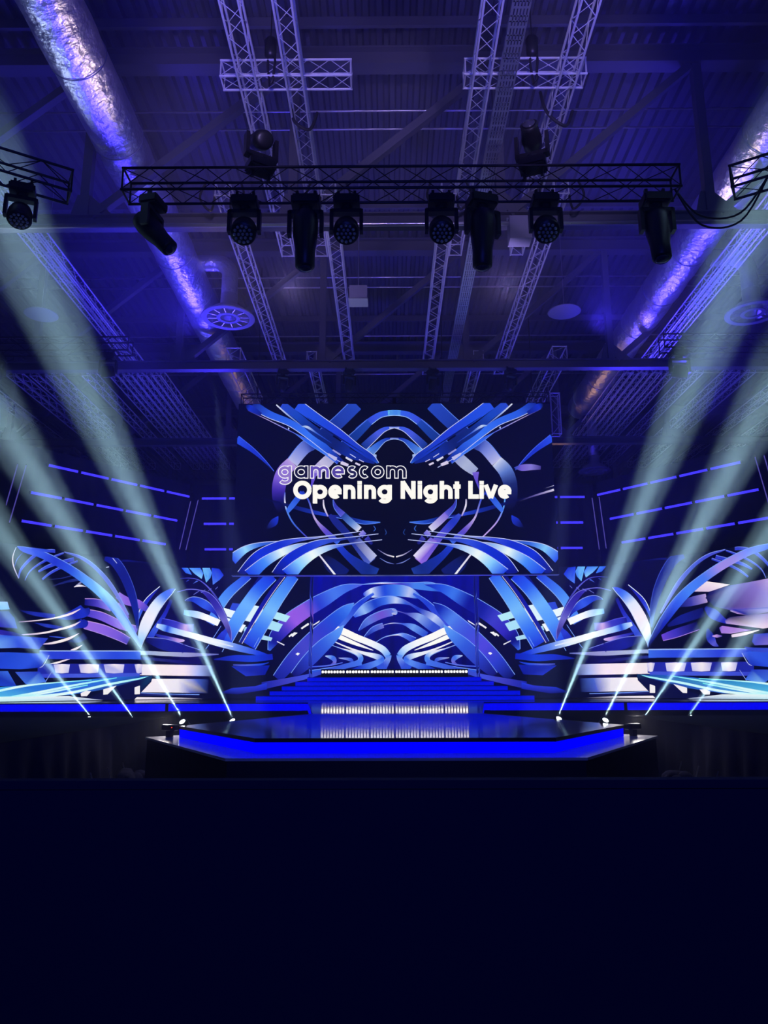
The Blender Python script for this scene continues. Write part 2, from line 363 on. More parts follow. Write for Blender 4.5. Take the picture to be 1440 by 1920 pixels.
# ---- chain hoists, loops of cable
def hoist(x, y, z, top, label):
    t = thing('chain_hoist', label, 'chain hoist', (x, y, z), 0, 'black chain hoists')
    bm = BM(); lathe(bm, [(.05, -.42), (.12, -.36), (.13, -.02), (.09, .05)], 14); link('motor_body', bm, M['blackplastic'], t, True)
    bm = BM(); tube(bm, [(.06, 0, .05), (.10, 0, -.5), (.06, .02, -.95), (.0, .03, -1.05), (-.05, .02, -.6), (-.04, 0, -.1)], .028, 8); link('chain_bag', bm, M['cable'], t, True)
    bm = BM(); bar(bm, (0, 0, .05), (0, 0, top - z), .014, 6); link('chain', bm, M['cable'], t)
    return t
hoist(-2.62, 13.4, 15.0, 18.3, 'black chain hoist between the two near left trusses')
hoist(2.75, 13.4, 15.0, 18.3, 'black chain hoist right of the cable tray')
def loop(pts, r, label, g='black cable loops on the trusses'):
    bm = BM(); V = [Vector(p) for p in pts]; out = []
    for i in range(len(V) - 1):
        p = [V[max(0, i - 1)], V[i], V[i + 1], V[min(len(V) - 1, i + 2)]]
        for k in range(6):
            s = k / 6; out.append(.5 * ((2 * p[1]) + (p[2] - p[0]) * s + (2 * p[0] - 5 * p[1] + 4 * p[2] - p[3]) * s * s + (3 * p[1] - p[0] - 3 * p[2] + p[3]) * s ** 3))
    out.append(V[-1]); tube(bm, out, r, 7); return tag(link('cable_loop', bm, M['cable'], None, True), label, 'cable', g)
loop([(-2.3, 14.4, 14.2), (-2.2, 14.3, 13.8), (-1.9, 14.4, 13.7), (-1.75, 14.5, 14.2)], .035, 'black cable loop slung under the second near truss from the left')
loop([(3.1, 14.4, 14.6), (3.2, 14.3, 14.0), (3.6, 14.4, 13.75), (3.8, 14.5, 14.2)], .035, 'black cable loop slung under the rightmost near truss')
for i, x in enumerate((-4.2, -1.65, 1.25, 3.95)):
    for k, dx in enumerate((-.42, .42)):
        loop([(x + dx, 16.5, 13.95), (x + dx * 1.25, 16.4, 13.45), (x + dx * .6, 16.4, 13.1), (x + dx * .45, 16.5, 13.6)], .03, 'black sling loop on the %s end of %s far truss head from the left' % ('left' if k == 0 else 'right', ORD[i]))
for i, (x, s) in enumerate(((5.0, 1.0), (5.0, 1.5))):
    loop([(4.8, 12, 10.5), (5.3, 12.2, 10.1 - .18 * i), (6.0, 12.2, 10.15 - .15 * i), (6.5, 12, 10.8)], .018, 'sagging black cable from the right end of the front truss, %s' % ('upper' if i == 0 else 'lower'))

# ---- moving lights
def mover(kind, label, group, loc, pan=0, tilt=0, upright=False, lens='lensdark', scale=1.0):
    t = thing('moving_light' if kind != 'wash' else 'wash_light', label, 'stage light', loc, 0, group)
    t.rotation_euler = (math.pi if upright else 0, 0, R(pan)); t.scale = (scale,) * 3
    bm = BM(); box(bm, -.19, .19, -.15, .15, -.20, -.05); bmesh.ops.bevel(bm, geom=bm.edges[:], offset=.025, segments=2, affect='EDGES'); link('base', bm, M['blackplastic'], t)
    for s in (-1, 1):
        bm = BM(); box(bm, s * .12 - .02, s * .12 + .02, -.03, .03, -.06, .06); lathe_dummy = None; link('clamp', bm, M['blackplastic'], t)
    bm = BM(); lathe(bm, [(.09, -.26), (.09, -.2)], 16); beam(bm, (-.22, 0, -.28), (.22, 0, -.28), .12, .06)
    for s in (-1, 1): beam(bm, (s * .215, 0, -.26), (s * .215, 0, -.60), .05, .12)
    link('yoke', bm, M['blackplastic'], t)
    bm = BM()
    if kind == 'wash':
        lathe(bm, [(.08, .16), (.15, .14), (.18, .05), (.185, -.10), (.17, -.13)], 26)
    elif kind == 'profile':
        lathe(bm, [(.09, .30), (.15, .27), (.17, .15), (.165, -.05), (.135, -.25), (.13, -.48), (.11, -.50)], 22)
    else:
        lathe(bm, [(.08, .17), (.13, .15), (.145, 0), (.12, -.16), (.125, -.22), (.11, -.225)], 22)
    h = link('head', bm, M['blackplastic'], t, True); h.location = (0, 0, -.56); h.rotation_euler = (R(tilt), 0, 0)
    z = {'wash': -.135, 'profile': -.505, 'beam': -.23}[kind]
    if kind == 'wash':
        pts = [(0, 0)] + [(.06 * math.cos(R(60 * k)), .06 * math.sin(R(60 * k))) for k in range(6)] + [(.12 * math.cos(R(30 * k)), .12 * math.sin(R(30 * k))) for k in range(12)]
        for (a, b) in pts:
            bm = BM(); lathe(bm, [(.024, z), (.02, z - .012), (.003, z - .018)], 10); o = link('led_lens', bm, M['zinc'] if lens == 'lensdark' else M[lens], h, True); o.location = (a, b, 0)
    else:
        bm = BM(); lathe(bm, [(.095, z), (.085, z - .02), (.02, z - .035)], 20); link('front_lens', bm, M[lens], h, True)
    return t
FT = 10.41
def xat(u, v, y): return at_y(u, v, y).x
mover('profile', 'leftmost hanging moving light on the black front truss, tilted right', 'hanging profile lights on the front truss', (xat(288, 375, 12), 12, FT), 78, -42, scale=1.15)
mover('profile', 'hanging moving light left of centre on the front truss, pointing down', 'hanging profile lights on the front truss', (xat(574, 375, 12), 12, FT), 0, 4, scale=1.3)
mover('profile', 'hanging moving light right of centre on the front truss, pointing down', 'hanging profile lights on the front truss', (xat(903, 375, 12), 12, FT), 15, 6, scale=1.3)
mover('profile', 'rightmost hanging moving light on the front truss with a pale lens', 'hanging profile lights on the front truss', (xat(1228, 375, 12), 12, FT), 0, -8, scale=1.25)
for i, u in enumerate((460, 650, 827, 1021)):
    mover('wash', '%s from the left of four round wash lights with many lenses' % ORD[i], 'round wash lights on the front truss', (xat(u, 375, 12), 12, FT), 0, -34, scale=1.2)
mover('beam', 'moving light standing on top of the front truss at left', 'lights standing on the front truss', (xat(488, 325, 12), 12, 10.83), 30, -60, upright=True, scale=1.25)
mover('beam', 'moving light standing on top of the front truss at right', 'lights standing on the front truss', (xat(1000, 325, 12), 12, 10.83), -20, 70, upright=True, scale=1.25)
mover('wash', 'round light under the angled corner truss at the left edge', 'lights on the corner trusses', (-6.55, 11.8, 10.54), 20, -20, scale=1.1)
mover('beam', 'light under the angled corner truss at the right edge', 'lights on the corner trusses', (6.9, 11.61, 10.54), -20, 40, scale=1.1)
for i, x in enumerate((-3.95, -1.6, 1.35, 4.1)):
    mover('beam', '%s from the left of four small lights hung under the second girder' % ORD[i], 'small lights above the screen', (x, 25.6, 12.98), 20, 30, scale=1.0)
mover('wash', 'round dark light hanging under the right black side truss', 'lights on the side trusses', (8.35, 21.3, 11.72), 0, 30, scale=1.25)
mover('wash', 'dark round light under the left black side truss', 'lights on the side trusses', (-8.5, 21.3, 11.72), 0, 30, scale=1.1)
mover('wash', 'small light with glowing blue lenses at the far left edge', None, (at_y(-4, 668, 21.4).x, 21.4, 11.72), 0, -35, lens='ledblue', scale=1.1)

# ================================================================ THE STAGE
EYE = CAM.z
ZB, ZL, ZD = 1.25, 1.03, 1.47            # catwalk platform, its ledge, main deck
fy = at_z(759, 1384, ZB).y; cy = at_z(759, 1360, ZB).y; by = at_z(740, 1338, ZB).y
fx, cx, bx = 2.25, 4.47, 2.45
LY = 31.7
MY = at_z(740, 1317, ZD).y
plan = [(-fx, fy), (fx, fy), (cx, cy), (bx, by), (-bx, by), (-cx, cy)]
def grow(pl, d):
    out = []
    for i, (x, y) in enumerate(pl):
        ax, ay = pl[i - 1]; bx_, by_ = pl[(i + 1) % len(pl)]
        n1 = Vector((y - ay, -(x - ax))).normalized(); n2 = Vector((by_ - y, -(bx_ - x))).normalized(); n = (n1 + n2).normalized()
        k = d / max(.4, n.dot(n1)); out.append((x + n.x * k, y + n.y * k))
    return out
st = thing('catwalk_stage', 'low glossy black catwalk platform with glowing blue edge jutting toward the audience', 'stage', (0, 0, 0))
bm = BM(); prism(bm, plan, ZB - .05, ZB); link('glossy_top', bm, M['deck'], st)
bm = BM(); e = grow(plan, .012)
for i in (5, 0, 1, 2, 4):
    (x0, y0), (x1, y1) = e[i], e[(i + 1) % 6]
    v = [bm.verts.new(p) for p in ((x0, y0, ZB - .055), (x1, y1, ZB - .055), (x1, y1, ZB + .004), (x0, y0, ZB + .004))]; bm.faces.new(v)
link('black_edge_trim', bm, M['edge'], st)
e = grow(plan, -.03)
for i, nm in ((5, 'angled_led_fascia'), (0, 'front_led_fascia'), (1, 'angled_led_fascia')):
    (x0, y0), (x1, y1) = e[i], e[(i + 1) % 6]; bm = BM(); d = Vector((y1 - y0, -(x1 - x0))).normalized() * .02
    P = [(x0, y0), (x1, y1), (x1 - d.x, y1 - d.y), (x0 - d.x, y0 - d.y)]; prism(bm, P, ZL + .0, ZB - .055); link(nm, bm, M['fascia'], st)
rp = thing('stage_ramp', 'glossy black ramp from the catwalk up to the main stage, mirroring the white strobe row', 'ramp', (0, 0, 0))
bm = BM(); A0 = [bm.verts.new(p) for p in ((-bx, by, ZB), (bx, by, ZB), (3.1, MY, ZD + .004), (-3.1, MY, ZD + .004), (-bx, by, ZB - .05), (bx, by, ZB - .05), (3.1, MY, ZD - .05), (-3.1, MY, ZD - .05))]
for f in ((0, 1, 2, 3), (7, 6, 5, 4), (0, 4, 5, 1), (1, 5, 6, 2), (2, 6, 7, 3), (3, 7, 4, 0)): bm.faces.new([A0[i] for i in f])
link('glossy_top', bm, M['ramp'], rp)
for q in (-1, 1):
    bm = BM(); v_ = [bm.verts.new(p) for p in ((q * bx, by, ZB - .27), (q * 3.1, MY - .03, ZD - .27), (q * 3.1, MY - .03, ZD - .05), (q * bx, by, ZB - .05))]; bm.faces.new(v_ if q > 0 else v_[::-1]); link('side_led_fascia', bm, M['fascia'], rp)
    bm = BM(); v_ = [bm.verts.new(p) for p in ((q * 3.1, MY - .04, ZD - .27), (q * 3.9, MY - .04, ZD - .27), (q * 3.9, MY - .04, ZD - .04), (q * 3.1, MY - .04, ZD - .04))]; bm.faces.new(v_ if q > 0 else v_[::-1]); link('end_led_fascia', bm, M['fascia'], rp)
lf = at_z(700, 1421, ZL).y; tip = at_z(272, 1384, ZL)
lplan = [(-2.54, 11.34), (2.54, 11.34), (5.16, 16.2), (4.4, 17.0), (-4.4, 17.0), (-5.16, 16.2)]
bm = BM(); prism(bm, lplan, ZL - .04, ZL - .002); link('lower_ledge', bm, M['ledge'], st)
bm = BM(); prism(bm, grow(lplan, -.03), 0, ZL - .04); link('black_skirt', bm, M['edge'], st)

md = thing('main_stage', 'wide main stage deck with a glowing blue front edge', 'stage', (0, 0, 0))
bm = BM(); box(bm, -20, 20, MY, 44, ZD - .05, ZD); link('glossy_deck', bm, M['deck'], md)
bm = BM(); box(bm, -20, -3.1, MY - .012, MY, ZD - .035, ZD + .004); box(bm, 3.1, 20, MY - .012, MY, ZD - .035, ZD + .004); link('black_edge_trim', bm, M['edge'], md)
for s in (-1, 1):
    bm = BM(); x0, x1 = sorted((s * 3.3, s * 8.0)); box(bm, x0, x1, MY - .02, MY, ZD - .28, ZD - .036); link('front_led_fascia', bm, M['fascia'], md)
    bm = BM(); x0, x1 = sorted((s * 8.12, s * 20)); box(bm, x0, x1, MY - .02, MY, ZD - .28, ZD - .036); link('front_led_fascia', bm, M['fascia'], md)
bm = BM(); box(bm, -20, 20, MY + .02, 44, 0, ZD - .05); link('black_skirt', bm, M['edge'], md)
stt = thing('stage_stairs', 'wide blue glowing staircase in the middle of the main stage', 'stairs', (0, LY, ZD))
for k, hw in enumerate((5.55, 5.13, 4.75, 4.28, 3.85)):
    y = .83 * k; z = .192 * k
    new_box('step', M['deck'], stt, -hw, hw, y, 5.0, z + (.001 if k else 0), z + .192)
    new_box('led_riser', M['riser'], stt, -hw, hw, y - .012, y, z + .012, z + .150)
    new_box('light_line', M['fascia'], stt, -hw, hw, y - .02, y - .012, z + .155, z + .175)
ZT = ZD + .96
# strobe bars on the top step
for i in range(6):
    w = 1.105; x = -3.3 + i * w
    t = thing('strobe_bar', '%s from the left of six white strobe bars on the top step' % ORD[i], 'stage light', (x + w / 2, 35.55, ZT), 0, 'row of white strobe bars')
    new_box('housing', M['blackplastic'], t, -w / 2 + .01, w / 2 - .01, 0, .2, .0, .36)
    for k in range(8):
        a = -w / 2 + .02 + k * (w - .04) / 8
        bm = BM(); box(bm, a + .024, a + (w - .04) / 8 - .024, -.015, 0, .19, .285); bmesh.ops.bevel(bm, geom=bm.edges[:], offset=.012, segments=1, affect='EDGES'); link('white_cell', bm, M['cell'], t)
    for s in (-1, 1): new_box('foot', M['blackplastic'], t, s * .4 - .05, s * .4 + .05, -.1, .02, 0, .05)
g_ = M['glassy'].node_tree.nodes['Principled BSDF']; g_.inputs['Metallic'].default_value = 0; g_.inputs['Transmission Weight'].default_value = .85; g_.inputs['IOR'].default_value = 1.25
for s in (-1, 1):
    t = thing('clear_post', 'slender clear acrylic post at the %s side of the stairs top' % SIDE[s], 'post', (s * 3.82, 36.0, ZD), 0, 'clear posts')
    bm = BM(); tube(bm, [(.02 * math.sin(z * 2.3), .02 * math.cos(z * 1.7), z) for z in [k * .1 for k in range(62)]], .075, 14); link('shaft', bm, M['glassy'], t, True)
    new_box('base_plate', M['zinc'], t, -.16, .16, -.16, .16, 0, .03)

# ================================================================ LED PICTURES
FOLD = 9.97; WD = Vector((.628, .778, 0))       # the led wall folds toward the audience at |x| = FOLD
def wall_point(u, v):
    q = at_y(u, v, 37.0)
    if abs(q.x) <= FOLD: return q, Vector((0, -1, 0))
    s = 1 if q.x > 0 else -1; n = Vector((-s * WD.y, -WD.x, 0))
    return on_plane(u, v, (s * FOLD, 37.0, 0), n), n
def screen_point(u, v): return at_y(u, v, 27.5), Vector((0, -1, 0))
class Art:
    """flat luminous picture: ribbons and shapes traced on a screen face, drawn in thin layers"""
    def __init__(s, proj, clips=()): s.proj = proj; s.F = []; s.k = 0; s.clips = clips
    def vert(s, u, v, c, mir):
        q, n = s.proj(u, v); q = q + n * (0.0005 * s.k + .003)
        return ((-q.x if mir else q.x), q.y, q.z), (*rgb(c), 1)
    def face(s, pts, cols, mir):
        P = [s.vert(p[0], p[1], c, mir) for p, c in zip(pts, cols)]
        for ax, sg, lim in s.clips:                      # the picture ends at the edge of the screen
            if not any(sg * v[0][ax] > sg * lim for v in P): continue
            O = []
            for i in range(len(P)):
                a, b = P[i - 1], P[i]; da, db = sg * (a[0][ax] - lim), sg * (b[0][ax] - lim)
                if (da > 0) != (db > 0):
                    t = da / (da - db); O.append((tuple(a[0][j] + (b[0][j] - a[0][j]) * t for j in range(3)), tuple(a[1][j] + (b[1][j] - a[1][j]) * t for j in range(4))))
                if db <= 0: O.append(b)
            P = O
            if len(P) < 3: return
        s.F.append(P)
    def poly(s, pts, cols, mirror=False, mcols=None):
        s.k += 1
        for mir in ((False, True) if mirror else (False,)):
            c = (mcols or cols) if mir else cols; c = c if isinstance(c, list) else [c] * len(pts)
            s.face(pts, c, mir)
    def rib(s, pts, cols, edge=None, mirror=False, mcols=None, ew=1.2, sub=7, raw=False):
        """pts: (u, v, width); cols: colours spread evenly along; edge: [(colour, side)]"""
        def cr(a, b, c, d, t): return .5 * ((2 * b) + (c - a) * t + (2 * a - 5 * b + 4 * c - d) * t * t + (3 * b - a - 3 * c + d) * t ** 3)
        C = []; n = len(pts)
        pts = [p if len(p) > 2 else (*p, 3) for p in pts]
        for i in range(n - 1):
            g = [pts[max(0, i - 1)], pts[i], pts[i + 1], pts[min(n - 1, i + 2)]]
            for k in range(sub):
                t = k / sub
                C.append(tuple((g[1][j] * (1 - t) + g[2][j] * t) if raw else cr(g[0][j], g[1][j], g[2][j], g[3][j], t) for j in range(3)))
        C.append(pts[-1]); m = len(C)
        A, B, NN = [], [], []
        for i, (u, v, w) in enumerate(C):
            a, b = C[max(i - 1, 0)], C[min(i + 1, m - 1)]; dx, dy = b[0] - a[0], b[1] - a[1]; l = math.hypot(dx, dy) or 1
            nx, ny = -dy / l, dx / l; w = max(.3, w) / 2; A.append((u + nx * w, v + ny * w)); B.append((u - nx * w, v - ny * w)); NN.append((nx, ny))
        def colat(cs, i):
            f = i / (m - 1) * (len(cs) - 1); a = min(int(f), len(cs) - 1); r = f - a; b = min(a + 1, len(cs) - 1)
            return tuple(cs[a][j] * (1 - r) + cs[b][j] * r for j in range(3))
        s.k += 1
        for mir in ((False, True) if mirror else (False,)):
            cs = (mcols or cols) if mir else cols
            for i in range(m - 1):
                c0, c1 = colat(cs, i), colat(cs, i + 1); s.face((A[i], A[i + 1], B[i + 1], B[i]), (c0, c1, c1, c0), mir)
        if edge:
            s.k += 1
            for mir in ((False, True) if mirror else (False,)):
                for col, sd in edge:
                    E = A if sd > 0 else B; I = [(e[0] - sd * nn[0] * ew, e[1] - sd * nn[1] * ew) for e, nn in zip(E, NN)]
                    for i in range(m - 1): s.face((E[i], E[i + 1], I[i + 1], I[i]), (col,) * 4, mir)
    def done(s, name, parent, keep=None):
        bm = BM(); cl = bm.verts.layers.float_color.new('Col')
        for f in s.F:
            if keep and not keep(sum(p[0][0] for p in f) / len(f)): continue
            vs = []
            for p, c in f:
                v = bm.verts.new(p); v[cl] = c; vs.append(v)
            fc = bm.faces.new(vs)
            if len(vs) > 4: bmesh.ops.triangulate(bm, faces=[fc])
        bmesh.ops.translate(bm, vec=-parent.location, verts=bm.verts[:])
        return link(name, bm, M['led'], parent)
def Z(ox, oy, k):
    def f(*pts): return [((ox + p[0] / k, oy + p[1] / k) + ((p[2] / k,) if len(p) > 2 else ())) for p in pts]
    return f
N0 = (3, 4, 34)
# ---- the big hanging screen
ss = thing('hanging_screen', 'big hanging LED screen with glowing ribbons and the words gamescom Opening Night Live', 'led screen', (0, 27.5, 5.94))
new_box('screen_cabinet', M['screenback'], ss, -5.86, 5.86, 0.01, .22, -.02, 6.49)
new_box('bottom_rail', M['zinc'], ss, -5.86, 5.86, -.03, .2, -.045, -.02)
for x in (-4.9, -2.4, 0, 2.4, 4.9): new_box('hanging_bracket', M['blk'], ss, x - .06, x + .06, .05, .2, 6.49, 6.75)
A = Art(screen_point, ((0, 1, 5.852), (0, -1, -5.852), (2, 1, 12.40), (2, -1, 5.938))); a = Z(430, 740, 4.364); WH = (235, 235, 245)
A.poly([(447.5, 758), (1032.4, 757), (1046.8, 1075), (434.7, 1078)], N0)
def both(pts, cols, edge=None, mcols=None, **k): A.rib(a(*pts), cols, edge, True, mcols, **k)
EB = [((90, 130, 240), 1)]; EW = [((190, 200, 250), 1)]; EW2 = [((190, 200, 250), -1)]
# outer diamond
both([(1040, 80, 110), (870, 245, 110), (700, 385, 108), (610, 440, 105), (515, 555, 100)], [(35, 70, 190), (30, 60, 170), (14, 30, 110), (50, 70, 170), (120, 135, 220), (190, 190, 235)], EB)
both([(515, 555, 100), (445, 635, 115), (408, 740, 112), (405, 860, 100), (440, 960, 80)], [(185, 160, 225), (150, 120, 215), (120, 90, 210), (60, 40, 165), (15, 14, 90), N0], mcols=[(210, 215, 240), (90, 120, 200), (25, 40, 110), (12, 16, 70), N0], sub=9)
both([(455, 800, 10), (455, 880, 12), (475, 960, 12), (530, 1060, 12), (640, 1172, 10)], [(60, 80, 200), (230, 225, 245), (90, 140, 240), (60, 100, 220), (70, 60, 190)], mcols=[(60, 80, 200), (90, 160, 240), (90, 140, 240), (180, 150, 235), (190, 160, 230)])
both([(400, 995, 5), (365, 1045, 60), (300, 1100, 10)], [(30, 60, 220), (20, 40, 170), N0])
both([(200, 828, 4), (420, 890, 22), (640, 950, 34), (800, 985, 24)], [N0, (8, 14, 80), (18, 40, 150), (40, 70, 210)])
both([(800, 988, 14), (960, 1010, 30), (1100, 1045, 34), (1235, 1045, 8)], [(25, 40, 160), (12, 22, 110), (30, 70, 190), (70, 130, 240)], EB)
both([(475, 960, 30), (520, 900, 46), (600, 800, 44)], [(60, 110, 230), (50, 100, 225), (30, 60, 200)])
both([(760, 1310, 30), (830, 1390, 110), (950, 1480, 110)], [N0, (12, 24, 100), (14, 26, 110)])
both([(735, 1310, 13), (870, 1480, 16)], [(220, 215, 240), (240, 240, 250)], raw=True)
# second band: arch over the centre, down the diamond
both([(600, 790, 14), (650, 870, 14), (700, 1012, 16), (790, 1120, 42), (895, 1212, 44)], [(30, 50, 170), (60, 80, 200), (190, 170, 225), (90, 70, 200), (50, 100, 225)])
both([(820, 985, 30), (880, 1050, 60), (1000, 1180, 60), (1160, 1370, 90)], [(30, 40, 150), (22, 34, 130), (26, 40, 140), (80, 100, 200)], mcols=[(60, 80, 200), (30, 50, 190), (90, 80, 210), (140, 100, 225)])
both([(890, 1235, 50), (980, 1330, 60), (1130, 1440, 110), (1200, 1478, 120)], [(30, 60, 210), (20, 45, 170), (18, 40, 130), (28, 60, 160)])
A.rib(a((1400, 152, 46), (1345, 150, 46), (1240, 165, 50), (1145, 225, 60), (1050, 300, 62)), [(120, 225, 240), (50, 100, 235), (55, 80, 225), (20, 55, 160)], [((150, 190, 250), -1)], True)
both([(1145, 225, 60), (1000, 365, 78), (880, 470, 88)], [(30, 70, 180), (18, 50, 140), (12, 30, 110)], EB)
both([(850, 500, 86), (770, 575, 92), (690, 640, 70)], [(150, 150, 200), (195, 190, 225), (150, 130, 215)], mcols=[(130, 140, 200), (170, 180, 215), (150, 160, 205)])
both([(690, 640, 56), (680, 720, 20), (650, 800, 12)], [(120, 95, 210), (90, 70, 200), (60, 70, 200)])
# third arch
both([(1390, 272, 14), (1345, 270, 14), (1265, 288, 40), (1190, 345, 58), (1100, 430, 66)], [(230, 230, 245), (50, 85, 230), (70, 90, 225), (20, 50, 140)], [((190, 200, 245), -1)])
both([(1385, 362, 14), (1345, 360, 14), (1270, 375, 30), (1190, 440, 60), (1140, 490, 62)], [(230, 230, 245), (20, 40, 170), (50, 100, 215), (110, 150, 215)], [((150, 180, 240), -1)])
both([(1120, 470, 26), (1160, 440, 30)], [(120, 180, 240), (60, 120, 230)], raw=True)
both([(1195, 490, 20), (1190, 530, 30), (1215, 560, 16)], [(190, 205, 240), (90, 140, 230), (40, 90, 210)])
both([(770, 860, 10), (775, 920, 14), (808, 998, 10)], [(190, 180, 220), (235, 230, 245), (160, 140, 220)])
both([(850, 860, 8), (870, 920, 34), (930, 985, 54)], [(70, 70, 180), (50, 55, 180), (90, 90, 210)], EB)
both([(930, 985, 54), (1000, 1050, 56), (1065, 1105, 52)], [(30, 60, 150), (90, 130, 210), (225, 222, 240)], mcols=[(120, 100, 215), (170, 160, 225), (215, 215, 240)])
both([(1075, 1125, 50), (1105, 1155, 48)], [(150, 140, 230), (100, 100, 215)], raw=True)
both([(1120, 1170, 46), (1170, 1225, 22)], [(60, 60, 180), (15, 20, 110)])
A.poly(a((1010, 1200), (1065, 1170), (1208, 1318), (1155, 1370)), [(30, 40, 140), (60, 80, 180), (190, 195, 235), (150, 160, 220)], True, [(130, 95, 220), (90, 80, 210), (235, 230, 250), (150, 105, 225)])
# beams crossing from the upper corners
both([(150, 130, 4), (300, 200, 6), (430, 265, 8), (560, 330, 6)], [(60, 50, 140), (180, 160, 215), (130, 130, 220), (60, 80, 220)])
both([(540, 320, 6), (660, 395, 34), (800, 490, 30), (890, 560, 26)], [(60, 90, 230), (40, 100, 235), (60, 120, 245), (30, 60, 200)], EB)
both([(190, 85, 80), (330, 165, 62), (500, 235, 58), (660, 340, 62), (800, 450, 58), (900, 530, 34), (1000, 600, 6)], [(18, 35, 140), (40, 90, 225), (45, 100, 235), (55, 115, 245), (35, 80, 210), (20, 40, 150), N0], EW)
both([(130, 90, 4), (170, 110, 50), (260, 165, 30)], [N0, (20, 50, 200), (15, 30, 130)])
both([(430, 85, 70), (560, 180, 60), (700, 300, 74), (860, 400, 80), (1000, 490, 70), (1190, 560, 20)], [(40, 70, 200), (25, 70, 190), (15, 40, 130), (12, 30, 110), (18, 45, 160), (14, 35, 140)])
both([(385, 85, 10), (470, 160, 12), (600, 262, 6)], [(225, 225, 245), (160, 180, 235), (60, 90, 200)])
both([(590, 262, 4), (640, 268, 20), (720, 320, 10), (840, 400, 4)], [(120, 160, 230), (190, 205, 240), (50, 90, 210), (20, 50, 170)])
both([(560, 85, 90), (720, 200, 84), (900, 320, 70), (1040, 430, 60), (1160, 510, 50), (1222, 560, 10)], [(38, 80, 230), (30, 75, 220), (32, 60, 215), (28, 60, 200), (16, 45, 170), (30, 90, 210)], EW2)
both([(640, 190, 4), (860, 330, 12), (1100, 480, 4)], [(12, 30, 120), (8, 20, 100), (14, 40, 150)])
for pts, c in ((((850, 448), (915, 490), (905, 500), (842, 458)), (150, 150, 220)), (((812, 480), (885, 518), (868, 545), (805, 498)), (185, 185, 235)), (((955, 508), (1012, 538), (1000, 552), (950, 522)), (215, 215, 240)),
               (((920, 545), (978, 570), (965, 590), (908, 570)), (215, 205, 235)), (((1035, 555), (1075, 572), (1065, 585), (1028, 568)), (215, 205, 235)), (((988, 484), (1036, 514), (1032, 520), (985, 490)), (190, 195, 240)), (((1064, 530), (1102, 550), (1099, 556), (1060, 536)), (200, 195, 235)), (((480, 270), (494, 276), (488, 290), (482, 288)), (170, 190, 240))):
    A.poly(a(*pts), c, True)
both([(62, 365, 62), (190, 455, 40), (290, 545, 22), (366, 628, 5)], [(40, 80, 235), (25, 50, 200), (20, 45, 190), (14, 30, 130)], [((70, 100, 240), -1)])
A.rib(Z(730, 740, 4.364)((1020, 600, 6), (1080, 600, 50), (1160, 595, 50), (1238, 600, 30)), [(30, 60, 180), (110, 90, 200), (130, 120, 210), (60, 50, 130)])
A.rib(Z(730, 740, 4.364)((1040, 880, 2), (1180, 830, 12), (1345, 780, 18)), [N0, (90, 80, 150), (220, 210, 235)]); A.rib(Z(730, 740, 4.364)((1250, 775, 2), (1345, 745, 5)), [N0, (200, 195, 225)])
# lower swooshes
both([(22, 1350, 92), (130, 1268, 60), (260, 1225, 34), (450, 1198, 6)], [(30, 70, 230), (150, 215, 255), (50, 100, 220), (30, 60, 170)], EW2, mcols=[(30, 70, 230), (130, 200, 250), (50, 100, 220), (30, 60, 170)])
both([(90, 1470, 60), (230, 1330, 92), (400, 1235, 70), (560, 1190, 34), (760, 1165, 14), (1080, 1120, 5)], [(6, 14, 110), (20, 50, 215), (18, 45, 205), (60, 80, 220), (150, 160, 220), (60, 90, 200)], EW2)
both([(165, 1480, 110), (290, 1370, 86), (430, 1290, 66), (560, 1240, 40), (690, 1212, 5)], [(25, 60, 225), (70, 140, 250), (235, 250, 250), (140, 180, 245), (120, 110, 190)], EW2)
both([(385, 1480, 90), (480, 1360, 96), (620, 1265, 80), (760, 1208, 50), (940, 1180, 20), (1220, 1140, 4)], [(8, 16, 120), (15, 40, 200), (20, 50, 210), (50, 80, 220), (40, 60, 170), (30, 50, 140)], EW2)
both([(480, 1480, 130), (570, 1390, 96), (680, 1310, 72), (800, 1258, 48), (950, 1228, 16), (1250, 1188, 4)], [(25, 60, 230), (130, 200, 255), (240, 252, 250), (170, 205, 250), (60, 90, 220), (30, 40, 120)], EW2)
both([(1215, 1268, 4), (1285, 1310, 9), (1348, 1328, 12)], [(60, 60, 140), (170, 165, 210), (245, 240, 235)])
both([(1230, 1338, 3), (1290, 1372, 7), (1348, 1387, 5)], [(70, 90, 190), (130, 145, 220), (60, 70, 160)])
both([(1180, 1075, 4), (1195, 1100, 6), (1180, 1120, 3)], [(60, 110, 220), (60, 110, 220)]); both([(1270, 1100, 2), (1285, 1130, 5), (1272, 1150, 2)], [(40, 80, 170), (40, 80, 170)])

